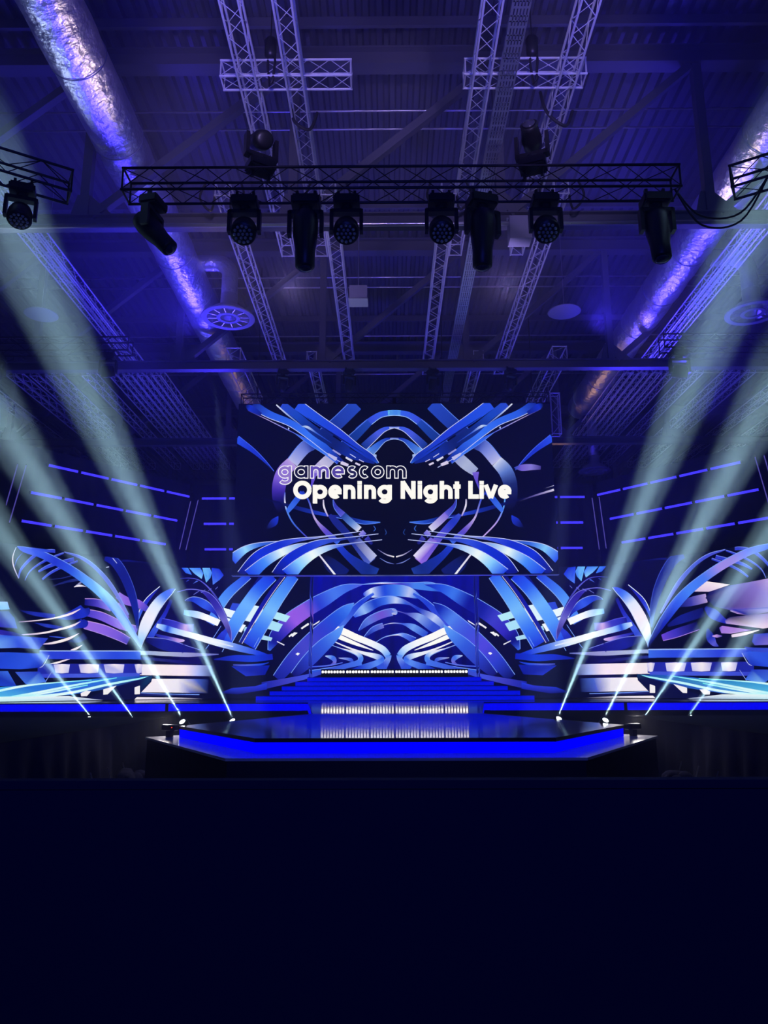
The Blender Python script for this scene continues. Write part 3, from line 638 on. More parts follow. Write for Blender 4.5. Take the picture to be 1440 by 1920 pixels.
# ---- lettering in round geometric strokes
def arc(cx, cy, rx, ry, a0, a1, n=18): return [(cx + rx * math.cos(R(a0 + (a1 - a0) * i / n)), cy - ry * math.sin(R(a0 + (a1 - a0) * i / n))) for i in range(n + 1)]
def letter(ch, x0, x1, yt, yb, yc, yd, sw):
    """strokes of one letter: yt x-height, yb baseline, yc cap top, yd descender; all y grow downward"""
    h = sw / 2; l, r, t, b = x0 + h, x1 - h, yt + h, yb - h; cx, cy = (l + r) / 2, (t + b) / 2; rx, ry = (r - l) / 2, (b - t) / 2
    ring = arc(cx, cy, rx, ry, 0, 360, 30)
    if ch == 'O': cy2 = (yc + yb) / 2; return [arc(cx, cy2, rx, (yb - yc) / 2 - h + .5, 0, 360, 34)]
    if ch == 'o': return [ring]
    if ch == 'p': return [ring, [(l, yt), (l, yd)]]
    if ch == 'a': return [ring, [(r, yt), (r, yb)]]
    if ch == 'g': return [ring, [(r, yt), (r, yd - ry * .8)] + arc(cx, yd - ry * .8 - h, rx, ry * .8, 0, -150, 14)]
    if ch == 'e': return [arc(cx, cy, rx, ry, 4, 312, 26), [(l, cy + h * .1), (r + h * .9, cy + h * .1)]]
    if ch == 'c': return [arc(cx, cy, rx, ry, 48, 312, 24)]
    if ch == 's': return [arc(cx, t + ry * .5, rx * .8, ry * .5, 35, 270, 14) + arc(cx, b - ry * .5, rx * .85, ry * .5, 90, -150, 14)]
    if ch == 'n': return [[(l, yt), (l, yb)], [(l, cy)] + arc(cx, t + rx, rx, rx, 180, 0, 14) + [(r, yb)]]
    if ch == 'h': return [[(l, yc), (l, yb)], [(l, cy)] + arc(cx, t + rx, rx, rx, 180, 0, 14) + [(r, yb)]]
    if ch == 'm':
        q = rx / 2; return [[(l, yt), (l, yb)], [(l, cy)] + arc(l + q, t + q, q, q, 180, 0, 12) + [(cx, yb)], [(cx, cy)] + arc(cx + q, t + q, q, q, 180, 0, 12) + [(r, yb)]]
    if ch == 'i': return [[(cx, yt), (cx, yb)], [(cx, yc), (cx, yc + sw * .8)]]
    if ch == 't': return [[(cx, yc + 1), (cx, yb)], [(x0, yt + h * .8), (x1, yt + h * .8)]]
    if ch == 'L': return [[(l, yc), (l, yb)], [(x0, b), (x1, b)]]
    if ch == 'v': return [[(x0 + h * .9, yt), (cx, yb - 1.2)], [(x1 - h * .9, yt), (cx, yb - 1.2)]]
    if ch == 'N': return [[(l, yc), (l, yb)], [(r, yc), (r, yb)], [(l - h * .1, yc + 1.2), (r + h * .1, yb - 1.2)]]
def stroke(art, pts, w, c):
    if len(pts) == 2: art.rib([(*pts[0], w), (*pts[1], w)], [c, c], raw=True, sub=1)
    else: art.rib([(*p, w) for p in pts], [c, c], raw=True, sub=1)
z6 = lambda x, y: (420 + x / 2.25, 680 + y / 2.25)
T1 = Art(screen_point); T1.k = 260
UP = [('g', 521.9, 548.3), ('a', 552, 579), ('m', 581.5, 618.8), ('e', 621.7, 647.3), ('s', 650, 671.2), ('c', 673.2, 694.5), ('o', 695.8, 721), ('m', 724.3, 762.3)]
def letters(items, yt, yb, yc, yd, sw): return [(ch, x0, letter(ch, x0, x1, yt, yb, yc, yd, sw)) for ch, x0, x1 in items]
def longer(p, e):
    if len(p) > 2 and math.dist(p[0], p[-1]) < .01: return p
    (x0, y0), (x1, y1) = p[0], p[1]; d = math.dist(p[0], p[1]); q = [(x0 + (x0 - x1) / d * e, y0 + (y0 - y1) / d * e)] + list(p[1:])
    (x0, y0), (x1, y1) = q[-1], q[-2]; d = math.dist(q[-1], q[-2]); q[-1] = (x0 + (x0 - x1) / d * e, y0 + (y0 - y1) / d * e); return q
LU = letters(UP, 874.6, 899.3, 866, 911, 8.2)
for ch, X, st_ in LU:
    for p in st_: stroke(T1, p, 8.2, (250, 248, 252))
FILL = {0: (140, 115, 200), 1: (22, 22, 60), 2: (95, 75, 180), 3: (80, 65, 160), 4: (30, 30, 80)}
for i, (ch, X, st_) in enumerate(LU):
    for p in st_: stroke(T1, longer(p, -1.6), 4.9, FILL.get(i, (12, 12, 48)))
T1.done('outlined_lettering', ss)
T2 = Art(screen_point); T2.k = 290
LO = [('O', 550.7, 585), ('p', 587.2, 614.4), ('e', 616.2, 641.4), ('n', 644, 666.8), ('i', 670.4, 678.8), ('n', 682.7, 705.2), ('g', 707.6, 734.8), ('N', 751, 779), ('i', 783, 790.8), ('g', 793.2, 820), ('h', 823.7, 848), ('t', 849.2, 863), ('L', 877.2, 897), ('i', 898.2, 905.9), ('v', 906, 932.6), ('e', 932.6, 957.8)]
for ch, X, st_ in letters(LO, 911, 937.2, 903.8, 946, 8.3):
    for p in st_: stroke(T2, p, 8.6 if ch in 'Ope' else 8.3, (255, 252, 244))
T2.done('solid_lettering', ss)
A.done('ribbon_picture', ss)

# ---- the long LED wall behind the stage: centre and two wings
def wpt(s, d, z): return Vector((s * (FOLD + WD.x * d), 37 - WD.y * d, z))
ZTOP, ZBOT = 7.63, ZD + .02
LW = Art(wall_point, ((2, 1, ZTOP), (2, -1, ZBOT))); W = LW
def quad3(p, q, c): W.F.append([(tuple(x), (*rgb(k), 1)) for x, k in zip((Vector((p.x, p.y, ZBOT)), Vector((q.x, q.y, ZBOT)), Vector((q.x, q.y, ZTOP)), Vector((p.x, p.y, ZTOP))), c)])
D0 = (4, 5, 42)
quad3(Vector((-FOLD, 36.998, 0)), Vector((FOLD, 36.998, 0)), (D0,) * 4)
for s in (-1, 1): quad3(wpt(s, 0, 0) + Vector((0, -.003, 0)), wpt(s, 13, 0) + Vector((0, -.003, 0)), ((3, 4, 40),) * 4)
z5 = Z(560, 1070, 4); z2 = Z(400, 1000, 3.6); z4 = Z(230, 1040, 5.538); z3_, z7_ = Z(0, 1000, 5.538), Z(1190, 1000, 5.76)
def z3(*p): return z3_(*[((-160 if q[0] <= 0 else q[0]), *q[1:]) for q in p])        # pictures run on past the edge of the view
def z7(*p): return z7_(*[((1600 if q[0] >= 1440 else q[0]), *q[1:]) for q in p])
def wb(f, pts, cols, edge=None, mcols=None, **k): W.rib(f(*pts), cols, edge, True, mcols, **k)
def wl(f, pts, cols, edge=None, **k): W.rib(f(*pts), cols, edge, False, None, **k)
# portal background between the posts
W.poly([(583, 1076), (898, 1076), (901, 1275), (581, 1275)], [(10, 12, 150), (10, 12, 150), (8, 8, 95), (8, 8, 95)])
for i in range(11):
    u = 600 + i * 27; W.rib([(u, 1080, 9), (u, 1180, 9), (u, 1270, 9)], [(6, 8, 170 if i % 3 == 0 else 140), (8, 8, 110), (6, 6, 70)])
EL = [((120, 160, 250), 1)]; EL2 = [((120, 160, 250), -1)]
# nested arches over the portal
wl(z5, [(470, 105, 6), (620, 92, 14), (760, 98, 20), (870, 112, 50), (1000, 120, 66), (1070, 150, 20)], [(60, 110, 220), (220, 220, 245), (60, 50, 200), (70, 130, 240), (60, 120, 230), (30, 60, 200)], EL2)
wl(z5, [(485, 178, 20), (560, 165, 76), (680, 148, 86), (800, 155, 84), (880, 185, 50), (920, 200, 6)], [(40, 70, 220), (230, 240, 255), (30, 70, 220), (70, 130, 240), (190, 200, 245), (60, 110, 235), (40, 60, 200)])
wb(z5, [(860, 170, 20), (960, 240, 40), (1100, 380, 70), (1230, 500, 100), (1330, 600, 80)], [(60, 100, 230), (30, 60, 210), (60, 80, 220), (40, 70, 215), (20, 50, 190)], EL2, mcols=[(60, 100, 230), (30, 60, 210), (70, 110, 230), (40, 90, 225), (30, 60, 200)])
wl(z5, [(415, 345, 20), (500, 285, 76), (600, 235, 66), (700, 218, 60), (790, 235, 34), (850, 262, 6)], [(40, 80, 230), (150, 190, 250), (25, 60, 200), (60, 110, 235), (200, 215, 250), (50, 90, 220), (30, 50, 180)], EL2)
wl(z5, [(780, 215, 10), (900, 290, 26), (1010, 360, 70), (1090, 450, 70)], [(100, 120, 220), (25, 50, 190), (190, 205, 250), (40, 80, 220)])
wl(z5, [(450, 450, 10), (520, 380, 56), (620, 330, 60), (710, 310, 56), (715, 330, 30)], [(30, 60, 190), (90, 120, 225), (110, 80, 210), (90, 120, 225), (225, 220, 240)], EL2)
wl(z5, [(700, 292, 5), (800, 320, 10), (900, 350, 60), (1000, 420, 70), (1050, 450, 60)], [(200, 200, 240), (60, 60, 180), (140, 170, 240), (50, 80, 210), (50, 70, 200)])
wl(z5, [(490, 500, 10), (560, 440, 40), (635, 410, 40)], [(15, 25, 130), (60, 90, 210), (110, 110, 210)], EL2)
wl(z5, [(590, 425, 3), (690, 395, 6), (780, 400, 12), (860, 425, 50), (960, 485, 50)], [(60, 90, 200), (210, 210, 245), (60, 90, 220), (110, 160, 245), (30, 60, 200)])
wl(z5, [(560, 550, 3), (640, 500, 6), (730, 480, 12), (790, 485, 34), (870, 525, 50)], [(60, 80, 190), (170, 180, 235), (240, 240, 250), (90, 130, 240), (30, 50, 190)], EL2)
# white hot arms and the bent feet below them
wb(z5, [(225, 430, 56), (330, 455, 52), (430, 500, 50), (550, 548, 48), (630, 590, 50), (672, 640, 48)], [(255, 250, 245), (255, 253, 250), (255, 253, 250), (245, 248, 255), (200, 225, 255), (90, 150, 250)])
wb(z5, [(672, 635, 50), (670, 665, 40), (640, 710, 60), (600, 745, 130)], [(80, 140, 245), (120, 150, 240), (50, 80, 215), (40, 80, 220)], EL)
wb(z5, [(205, 455, 20), (290, 490, 34), (420, 545, 26), (560, 598, 4)], [(250, 250, 250), (255, 255, 250), (255, 255, 250), (235, 235, 250)])
wb(z5, [(220, 510, 8), (330, 560, 10), (460, 610, 20), (600, 650, 44), (610, 680, 40), (480, 730, 50), (400, 750, 20)], [(160, 170, 240), (240, 240, 250), (235, 235, 250), (230, 240, 255), (50, 100, 230), (90, 140, 245), (30, 60, 200), (20, 40, 180)])
wb(z5, [(210, 545, 5), (320, 585, 8), (430, 620, 30), (465, 655, 40), (440, 690, 34), (300, 730, 34), (100, 762, 34)], [(220, 220, 240), (230, 220, 240), (220, 230, 250), (70, 130, 240), (90, 140, 245), (50, 90, 225), (40, 80, 215)], EL)
wb(z5, [(200, 640, 6), (255, 655, 36), (270, 685, 26), (240, 712, 14)], [(200, 220, 250), (60, 110, 235), (110, 110, 220), (60, 50, 170)])
wb(z5, [(300, 655, 4), (390, 668, 26), (400, 700, 10)], [(190, 200, 240), (60, 90, 220), (30, 60, 180)])
wb(z5, [(90, 722, 8), (220, 712, 10), (330, 690, 5)], [(50, 80, 220), (90, 110, 230), (90, 120, 240)])
# rising ribbons left and right of the portal
WHT = (245, 245, 250)
for p in (((45, 420), (80, 395), (75, 408), (20, 440)), ((110, 405), (160, 372), (152, 388), (105, 415)), ((-75, 490), (-50, 470), (-42, 478), (-70, 500))):
    W.poly(z5(*p), WHT, True)
P_ = (150, 90, 230)
W.rib(z2((375, 790, 20), (420, 700, 90), (510, 600, 110), (620, 520, 104), (740, 450, 96), (880, 375, 60), (1010, 345, 6)), [(60, 110, 240), (15, 20, 140), (60, 50, 190), P_, (140, 90, 225), (40, 60, 210), (70, 120, 240), (60, 100, 230), (90, 90, 230)], EL2, True,
      [(60, 110, 240), (10, 14, 120), (50, 40, 190), (60, 60, 200), (20, 30, 160), (14, 20, 150), (60, 120, 240), (30, 70, 220), (20, 30, 170)])
W.rib(z2((430, 980, 70), (540, 850, 100), (660, 730, 110), (790, 610, 100), (890, 520, 70), (950, 470, 6)), [(20, 30, 150), (40, 50, 180), (70, 70, 200), (50, 60, 205), (35, 80, 220), (60, 120, 240), (90, 150, 245)], EL2, True,
      [(12, 18, 100), (40, 60, 200), (80, 70, 220), (60, 80, 220), (80, 130, 240), (20, 40, 180), (10, 20, 140)])
W.rib(z2((540, 960, 50), (640, 860, 90), (740, 760, 90), (830, 680, 60), (880, 620, 6)), [(10, 14, 90), (40, 60, 190), (50, 90, 220), (80, 140, 245), (110, 170, 250)], EL2, True)
W.rib(z2((330, 1030, 50), (480, 1000, 40), (640, 965, 30), (760, 930, 26), (1000, 870, 40)), [(20, 30, 160), (60, 60, 190), (60, 80, 210), (50, 70, 200), (70, 120, 240)], None, True)
W.rib(z2((430, 730, 6), (480, 755, 8)), [(230, 230, 245)] * 2, None, True)
for p in (((525, 690), (545, 668), (570, 672), (535, 700)), ((570, 805), (585, 812), (570, 825), (555, 815)), ((590, 640), (640, 605), (645, 612), (600, 648))): W.poly(z2(*p), WHT, True)
# bright slanting blocks
for p, c in ((((60, 500), (150, 525), (120, 600), (30, 570)), (235, 250, 255)), (((0, 560), (50, 585), (30, 625), (0, 615)), (235, 250, 255)), (((225, 475), (340, 500), (310, 610), (190, 585)), (220, 245, 255)), (((150, 600), (220, 620), (190, 670), (140, 650)), (245, 252, 255)),
             (((350, 500), (400, 520), (380, 600), (320, 600)), (200, 240, 255)), (((395, 520), (520, 560), (490, 600), (385, 570)), (180, 235, 250)), (((370, 580), (470, 615), (440, 665), (350, 640)), (170, 225, 250)), (((215, 630), (330, 665), (320, 690), (205, 660)), (170, 220, 240)),
             (((310, 680), (400, 705), (390, 728), (300, 712)), (170, 220, 245)), (((90, 560), (125, 572), (120, 580), (86, 568)), (60, 80, 150)), (((130, 470), (220, 480), (205, 540), (110, 515)), (40, 70, 210))):
    W.poly(z2(*p), c, True)
# tall leaning ribbons
ES = [((140, 180, 250), 1)]
wb(z2, [(-20, 610, 60), (50, 480, 66), (120, 390, 64), (240, 288, 50)], [(60, 110, 235), (90, 160, 250), (60, 120, 240), (30, 60, 220)], ES)
wb(z2, [(60, 700, 30), (160, 540, 24), (250, 400, 26), (330, 288, 30)], [(12, 16, 130), (20, 25, 170), (14, 20, 140), (14, 18, 120)], [((200, 190, 220), 1)])
wb(z2, [(85, 730, 86), (180, 560, 90), (290, 400, 84), (400, 288, 76)], [(25, 60, 225), (80, 150, 250), (110, 180, 255), (40, 90, 240), (25, 50, 220)], ES)
wb(z2, [(185, 740, 26), (300, 540, 30), (390, 400, 30), (475, 288, 28)], [(12, 16, 130), (20, 28, 170), (16, 22, 150), (14, 18, 120)], [((210, 200, 225), 1)])
wb(z2, [(245, 760, 96), (340, 600, 92), (430, 450, 84), (545, 288, 72)], [(20, 50, 215), (60, 120, 245), (120, 190, 255), (80, 150, 250), (40, 90, 240)], ES)
wb(z2, [(20, 760, 60), (70, 680, 40), (110, 640, 6)], [(14, 20, 140), (40, 60, 210), (30, 50, 190)])
# blades cut off by the top edge
for p, c in ((((605, 138), (680, 138), (720, 210), (650, 192)), [(40, 80, 235), (70, 140, 250), (60, 120, 245), (40, 90, 240)]), (((690, 138), (808, 138), (842, 195), (822, 252), (748, 200)), [(80, 150, 250), (50, 110, 240), (60, 120, 245), (140, 210, 255), (110, 180, 255)]),
             (((828, 138), (905, 138), (930, 190), (915, 240), (868, 292), (882, 225)), [(110, 190, 250), (90, 160, 245), (80, 140, 245), (60, 130, 245), (110, 190, 250), (60, 130, 245)]), (((925, 138), (1005, 148), (1052, 215), (1010, 262), (938, 315), (975, 235)), [(30, 60, 225), (20, 40, 200), (25, 50, 215), (50, 90, 240), (80, 130, 245), (30, 70, 230)]),
             (((650, 285), (680, 262), (700, 262)), (50, 70, 190)), (((730, 305), (770, 270), (790, 275)), (70, 100, 220))):
    W.poly(z4(*p), c, True)
# thin hoops and the arch pair
wb(z4, [(590, 250, 5), (700, 245, 8), (800, 268, 10), (900, 350, 14), (990, 470, 18), (1080, 640, 12)], [(40, 50, 170), (70, 70, 200), (80, 80, 205), (90, 90, 210), (50, 50, 150), (40, 40, 140)])
wb(z4, [(640, 480, 10), (740, 465, 60), (860, 520, 90), (960, 600, 40), (1010, 680, 8)], [(14, 16, 110), (30, 60, 205), (50, 90, 230), (30, 40, 180), (20, 24, 120)], [((140, 160, 230), -1)])
wb(z4, [(630, 600, 50), (760, 620, 70), (860, 650, 66), (1000, 710, 70)], [(100, 160, 250), (190, 220, 255), (255, 255, 255), (250, 252, 255)])
wb(z4, [(560, 388, 6), (680, 362, 10), (800, 372, 14), (900, 430, 60), (990, 550, 76), (1060, 680, 64), (1110, 800, 44), (1130, 890, 10)], [(70, 80, 200), (80, 80, 200), (70, 70, 190), (40, 30, 150), (55, 48, 170), (110, 105, 200), (60, 50, 150), (90, 70, 170)], [((120, 120, 225), -1)])
wb(z4, [(260, 890, 60), (330, 780, 60), (430, 620, 40), (500, 470, 30)], [(20, 40, 180), (60, 90, 220), (30, 40, 180), (20, 24, 130)])
wb(z4, [(400, 690, 60), (500, 715, 74), (620, 755, 84), (740, 762, 80)], [(20, 24, 130), (40, 45, 180), (60, 60, 190), (215, 180, 230), (80, 70, 180)], [((90, 90, 220), -1)])
wb(z4, [(330, 830, 20), (450, 865, 40), (560, 890, 44), (645, 893, 14)], [(20, 30, 150), (60, 60, 190), (190, 150, 220), (225, 200, 240)])
wb(z4, [(240, 880, 50), (420, 930, 120), (640, 980, 90), (800, 1000, 30)], [(10, 12, 80), (20, 30, 140), (14, 18, 110), (12, 14, 80)], [((120, 130, 220), -1)])
wb(z4, [(345, 735, 40), (420, 760, 66), (470, 775, 66), (560, 800, 60), (760, 850, 62), (950, 905, 70), (1150, 955, 74), (1400, 1020, 50), (1520, 1050, 20)], [(235, 245, 255), (130, 180, 250), (40, 80, 220), (150, 195, 255), (235, 245, 255), (245, 250, 255), (225, 240, 255), (90, 130, 240), (25, 60, 220), (14, 40, 190)])
wb(z4, [(560, 800, 10), (760, 850, 16), (950, 905, 16), (1150, 955, 12)], [(190, 220, 255), (255, 255, 255), (255, 255, 255), (200, 220, 255)])
for x in (0, 1, 2, 3): wb(z4, [(740 + x * 75, 415 - x * 18, 5), (795 + x * 65, 380 - x * 15, 5)], [(110, 120, 220)] * 2)
for x0, y0, x1, y1 in ((865, 980, 900, 935), (1035, 1010, 1055, 975), (1210, 910, 1290, 760), (1365, 960, 1420, 860), (940, 870, 1025, 740)): wb(z4, [(x0, y0, 6), (x1, y1, 6)], [(120, 160, 250)] * 2)
# big white arch
wb(z4, [(135, 730, 8), (180, 590, 36), (250, 470, 44), (380, 330, 8)], [(90, 150, 250), (60, 90, 230), (30, 40, 190), (20, 30, 150)], [((235, 240, 255), -1)])
wb(z4, [(180, 975, 8), (185, 880, 70), (230, 740, 120), (310, 580, 118), (400, 460, 100), (490, 385, 60), (540, 358, 8)], [(100, 160, 245), (150, 200, 255), (225, 235, 255), (245, 242, 252), (220, 235, 255), (80, 130, 245), (30, 60, 230), (20, 40, 190)], [((200, 215, 255), 1)], mcols=[(100, 160, 245), (190, 220, 250), (240, 240, 252), (250, 240, 250), (225, 235, 255), (80, 130, 245), (30, 60, 230), (20, 40, 190)])
# long level bands
wb(z4, [(-30, 1040, 60), (200, 1020, 40), (420, 1030, 44), (700, 1040, 44), (1000, 1035, 8)], [(40, 80, 225), (150, 170, 220), (175, 185, 215), (150, 150, 200), (100, 110, 190)])
wb(z4, [(100, 1075, 30), (300, 1085, 30), (560, 1110, 30), (700, 1120, 6)], [(30, 50, 170), (40, 45, 120), (20, 20, 90), (16, 16, 80)])
wb(z4, [(950, 1090, 10), (1150, 1075, 60), (1350, 1080, 70), (1560, 1060, 60)], [(20, 30, 140), (16, 40, 200), (20, 60, 215), (16, 30, 180)]); wb(z4, [(1150, 1145, 12), (1300, 1150, 22), (1440, 1140, 20), (1520, 1120, 6)], [(60, 70, 190), (80, 100, 220), (30, 70, 220), (20, 50, 200)])
W.poly(z4((1130, 1160), (1530, 1150), (1480, 1250), (1280, 1262)), [(20, 40, 180), (14, 30, 170), (10, 20, 150), (30, 50, 200)], True)
W.poly(z4((1000, 1440), (1140, 1385), (1380, 1365), (1500, 1330), (1500, 1400), (1200, 1450)), [(10, 14, 90), (30, 50, 200), (40, 50, 210), (30, 60, 220), (20, 30, 170), (14, 18, 120)], True)
W.poly(z4((90, 1138), (330, 1140), (640, 1145), (640, 1258), (330, 1254), (95, 1250)), [(225, 225, 245), (252, 238, 240), (250, 232, 240), (250, 232, 240), (252, 238, 245), (235, 225, 245)], True)
W.poly(z4((640, 1145), (800, 1148), (940, 1152), (935, 1262), (800, 1260), (640, 1258)), [(250, 232, 240), (170, 180, 235), (20, 22, 100), (20, 22, 100), (160, 180, 240), (250, 232, 240)], True)
W.poly(z4((300, 1290), (560, 1290), (560, 1432), (115, 1428), (118, 1395)), [(250, 238, 245), (240, 235, 245), (235, 230, 245), (248, 238, 248), (225, 220, 245)], True)
W.poly(z4((560, 1290), (760, 1292), (900, 1295), (890, 1438), (720, 1436), (560, 1432)), [(240, 235, 245), (70, 100, 200), (10, 12, 70), (8, 10, 60), (70, 90, 190), (235, 230, 245)], True)
W.poly(z4((115, 1478), (560, 1484), (850, 1495), (850, 1545), (115, 1542)), [(250, 240, 248), (220, 215, 235), (20, 20, 90), (20, 20, 90), (250, 240, 248)], True)  # lowest white band: the deck's reflection painted into the picture
wb(z4, [(70, 1470, 30), (160, 1450, 36), (420, 1452, 20), (800, 1460, 20)], [(20, 30, 130), (14, 16, 80), (40, 50, 140), (10, 12, 70)], EL2)

# ---- the wings
PU = (150, 115, 235)
# fan of ribs
for p in ([(565, 185, 40), (440, 190, 30), (330, 250, 34), (215, 370, 26), (185, 465, 12)], [(655, 205, 16), (540, 250, 24), (400, 320, 22), (300, 400, 14), (250, 490, 5)], [(760, 270, 40), (600, 310, 36), (480, 350, 34), (390, 400, 20)], [(800, 290, 20), (640, 350, 26), (520, 410, 26), (430, 480, 20)]):
    wb(z3, p, [(50, 60, 200), (40, 60, 215), (60, 80, 225), (60, 90, 225)], [((110, 130, 240), 1)])
wb(z3, [(160, 145, 6), (126, 240, 10), (132, 340, 12), (185, 470, 8)], [(180, 190, 240), (240, 225, 235), (235, 225, 245), (170, 170, 230)])
wb(z3, [(230, 200, 3), (170, 270, 8), (140, 350, 4)], [(50, 60, 190), (90, 110, 220), (60, 90, 220)])
wl(z3, [(520, 555, 3), (700, 500, 26), (860, 480, 30), (760, 560, 5)], [(40, 40, 110), (20, 30, 110), (60, 70, 150), (200, 195, 220)]); wl(z3, [(760, 558, 6), (820, 545, 22), (890, 555, 4)], [(235, 225, 240), (240, 235, 245), (150, 150, 200)])
wl(z3, [(490, 480, 3), (620, 470, 8), (740, 440, 10)], [(60, 70, 150), (30, 40, 120), (30, 40, 140)])
# dark column and faint cap
wb(z3, [(1150, 330, 6), (1260, 290, 14), (1440, 285, 40), (1600, 300, 20)], [(10, 14, 90), (12, 20, 120), (8, 12, 80), (5, 7, 60)])
# purple bands
wl(z3, [(870, 712, 70), (1010, 725, 84), (1150, 775, 80)], [(12, 16, 120), (80, 65, 200), PU], [((190, 150, 240), -1)]); wl(z3, [(1210, 640, 70), (1300, 700, 84), (1420, 730, 84), (1520, 790, 60)], [PU, (140, 100, 225), (150, 100, 225), (60, 60, 190)])
wl(z3, [(1200, 740, 60), (1280, 830, 60), (1330, 880, 10)], [(170, 120, 235), (120, 80, 210), (110, 80, 210)])
wl(z3, [(870, 820, 70), (1040, 860, 88), (1250, 955, 88), (1420, 1000, 70)], [(60, 50, 190), (110, 85, 225), PU, (100, 80, 210)], [((200, 160, 240), -1)])
wl(z3, [(870, 948, 90), (1060, 1000, 104), (1220, 1065, 96), (1325, 1120, 80)], [(150, 105, 230), (140, 100, 230), (120, 90, 220), (70, 60, 190)], [((200, 160, 240), -1), ((180, 150, 240), 1)])
# shells: blue leaves with white rims
for (p, c) in (([(560, 880, 10), (700, 860, 80), (800, 830, 120), (868, 800, 130), (872, 780, 60)], [(20, 30, 150), (25, 40, 180), (30, 50, 200), (14, 20, 120)]), ([(700, 1000, 10), (790, 960, 60), (860, 930, 100), (880, 900, 40)], [(20, 26, 140), (25, 40, 180), (20, 30, 150)]),
               ([(190, 800, 4), (340, 835, 40), (560, 865, 50)], [(10, 14, 90), (30, 45, 170), (26, 40, 180)]), ([(350, 930, 4), (480, 960, 36), (640, 985, 30)], [(20, 30, 130), (40, 60, 190), (20, 30, 160)]), ([(500, 1070, 4), (600, 1080, 14), (680, 1085, 4)], [(40, 60, 200), (60, 90, 220), (40, 60, 200)]), ([(690, 1120, 5), (800, 1110, 50), (880, 1060, 70)], [(12, 16, 90), (16, 24, 130), (12, 16, 90)])):
    wl(z3, p, c)
for p in ([(185, 922, 6), (380, 905, 12), (560, 880, 16), (720, 838, 22), (826, 785, 6)], [(200, 1055, 8), (420, 1038, 18), (600, 1000, 20), (740, 960, 22), (826, 916, 5)], [(435, 1152, 10), (560, 1135, 24), (700, 1095, 26), (812, 1038, 5)], [(724, 1212, 8), (780, 1198, 22), (845, 1160, 4)], [(430, 1382, 12), (560, 1350, 20), (720, 1302, 10)]):
    wl(z3, p, [(190, 160, 220), (245, 228, 240), (255, 248, 245), (250, 225, 238), (220, 205, 240)])
# pale block, arcs and slabs at the outer left
W.poly(z3((0, 710), (68, 712), (90, 790), (0, 802)), [(60, 110, 220), (160, 200, 250), (120, 180, 250), (60, 120, 235)])
W.poly(z3((0, 815), (80, 810), (140, 880), (170, 990), (0, 960)), [(20, 50, 150), (16, 40, 140), (20, 50, 170), (30, 50, 190), (60, 50, 180)])
wl(z3, [(-10, 1010, 60), (120, 1050, 50), (260, 1075, 14)], [(60, 50, 190), (30, 30, 150), (12, 14, 90)], [((150, 140, 230), 1)])
W.poly(z3((0, 1045), (170, 1068), (490, 1090), (395, 1205), (180, 1188), (0, 1200)), [(60, 110, 235), (40, 80, 225), (40, 60, 200), (30, 50, 190), (60, 90, 230), (130, 190, 255)])
wb(z3, [(400, 1260, 90), (800, 1262, 92), (1100, 1262, 92), (1450, 1262, 90)], [(40, 70, 215), (40, 60, 215), (70, 110, 235), (40, 70, 220), (60, 110, 235)], [((150, 180, 240), -1)], ew=2)
wb(z3, [(380, 1410, 110), (800, 1410, 110), (1100, 1410, 110), (1460, 1410, 110)], [(30, 40, 170), (30, 35, 150), (40, 50, 190), (30, 35, 150)])
wb(z3, [(380, 1480, 40), (800, 1478, 40), (1440, 1470, 40)], [(50, 60, 200), (70, 90, 220), (60, 80, 210)])
for x0, x1 in ((545, 715), (805, 1020), (1065, 1280), (1385, 1470)):
    W.poly(z3((x0, 1362), ((x0 + x1) / 2, 1358), (x1, 1362), (x1 - 14, 1448), ((x0 + x1) / 2, 1454), (x0 + 22, 1448)), [(170, 170, 230), (248, 238, 245), (215, 210, 245), (190, 190, 240), (240, 232, 245), (200, 195, 240)], True)
W.poly(z3((0, 1240), (80, 1235), (430, 1250), (495, 1268), (405, 1395), (200, 1412), (0, 1400)), [(60, 90, 225), (30, 70, 210), (50, 90, 230), (80, 110, 235), (20, 40, 180), (40, 80, 225), (30, 60, 210)], True)
wb(z3, [(500, 1265, 5), (440, 1370, 7), (400, 1395, 5)], [(190, 200, 245)] * 2); wb(z3, [(525, 1440, 5), (455, 1550, 7)], [(140, 160, 240)] * 2)
W.poly(z3((0, 1432), (70, 1430), (160, 1585), (0, 1590)), [(20, 40, 170), (60, 110, 230), (30, 60, 190), (30, 70, 210)], True)
W.poly(z3((145, 1440), (400, 1435), (470, 1540), (300, 1580), (250, 1560)), [(60, 90, 210), (30, 50, 190), (60, 110, 235), (120, 180, 250), (60, 110, 225)], True)
# cyan streaks
W.poly(z3((0, 1610), (160, 1582), (900, 1525), (1200, 1490), (1560, 1480), (1330, 1580), (700, 1680), (0, 1720)), [(60, 170, 230), (40, 120, 220), (40, 100, 215), (40, 110, 220), (20, 60, 160), (12, 14, 80), (50, 110, 220), (90, 200, 240)], True)
for p in ([(0, 1668, 20), (150, 1600, 24), (450, 1560, 14), (940, 1524, 8)], [(110, 1700, 24), (400, 1648, 22), (800, 1570, 20), (1200, 1500, 8)], [(240, 1698, 16), (560, 1640, 18), (900, 1575, 10)], [(0, 1712, 30), (320, 1700, 30), (720, 1655, 26), (1100, 1572, 24), (1440, 1508, 16), (1560, 1482, 6)]):
    W.rib(z3(*p), [(150, 245, 255), (225, 255, 255), (190, 250, 255), (110, 235, 240)], None, True)
W.poly(z3((1190, 1590), (1440, 1520), (1570, 1470), (1560, 1540), (1400, 1640), (1380, 1745), (820, 1745)), [(10, 12, 70), (8, 10, 70), (10, 60, 110), (8, 10, 60), (8, 10, 60), (8, 10, 60), (8, 10, 60)], True)
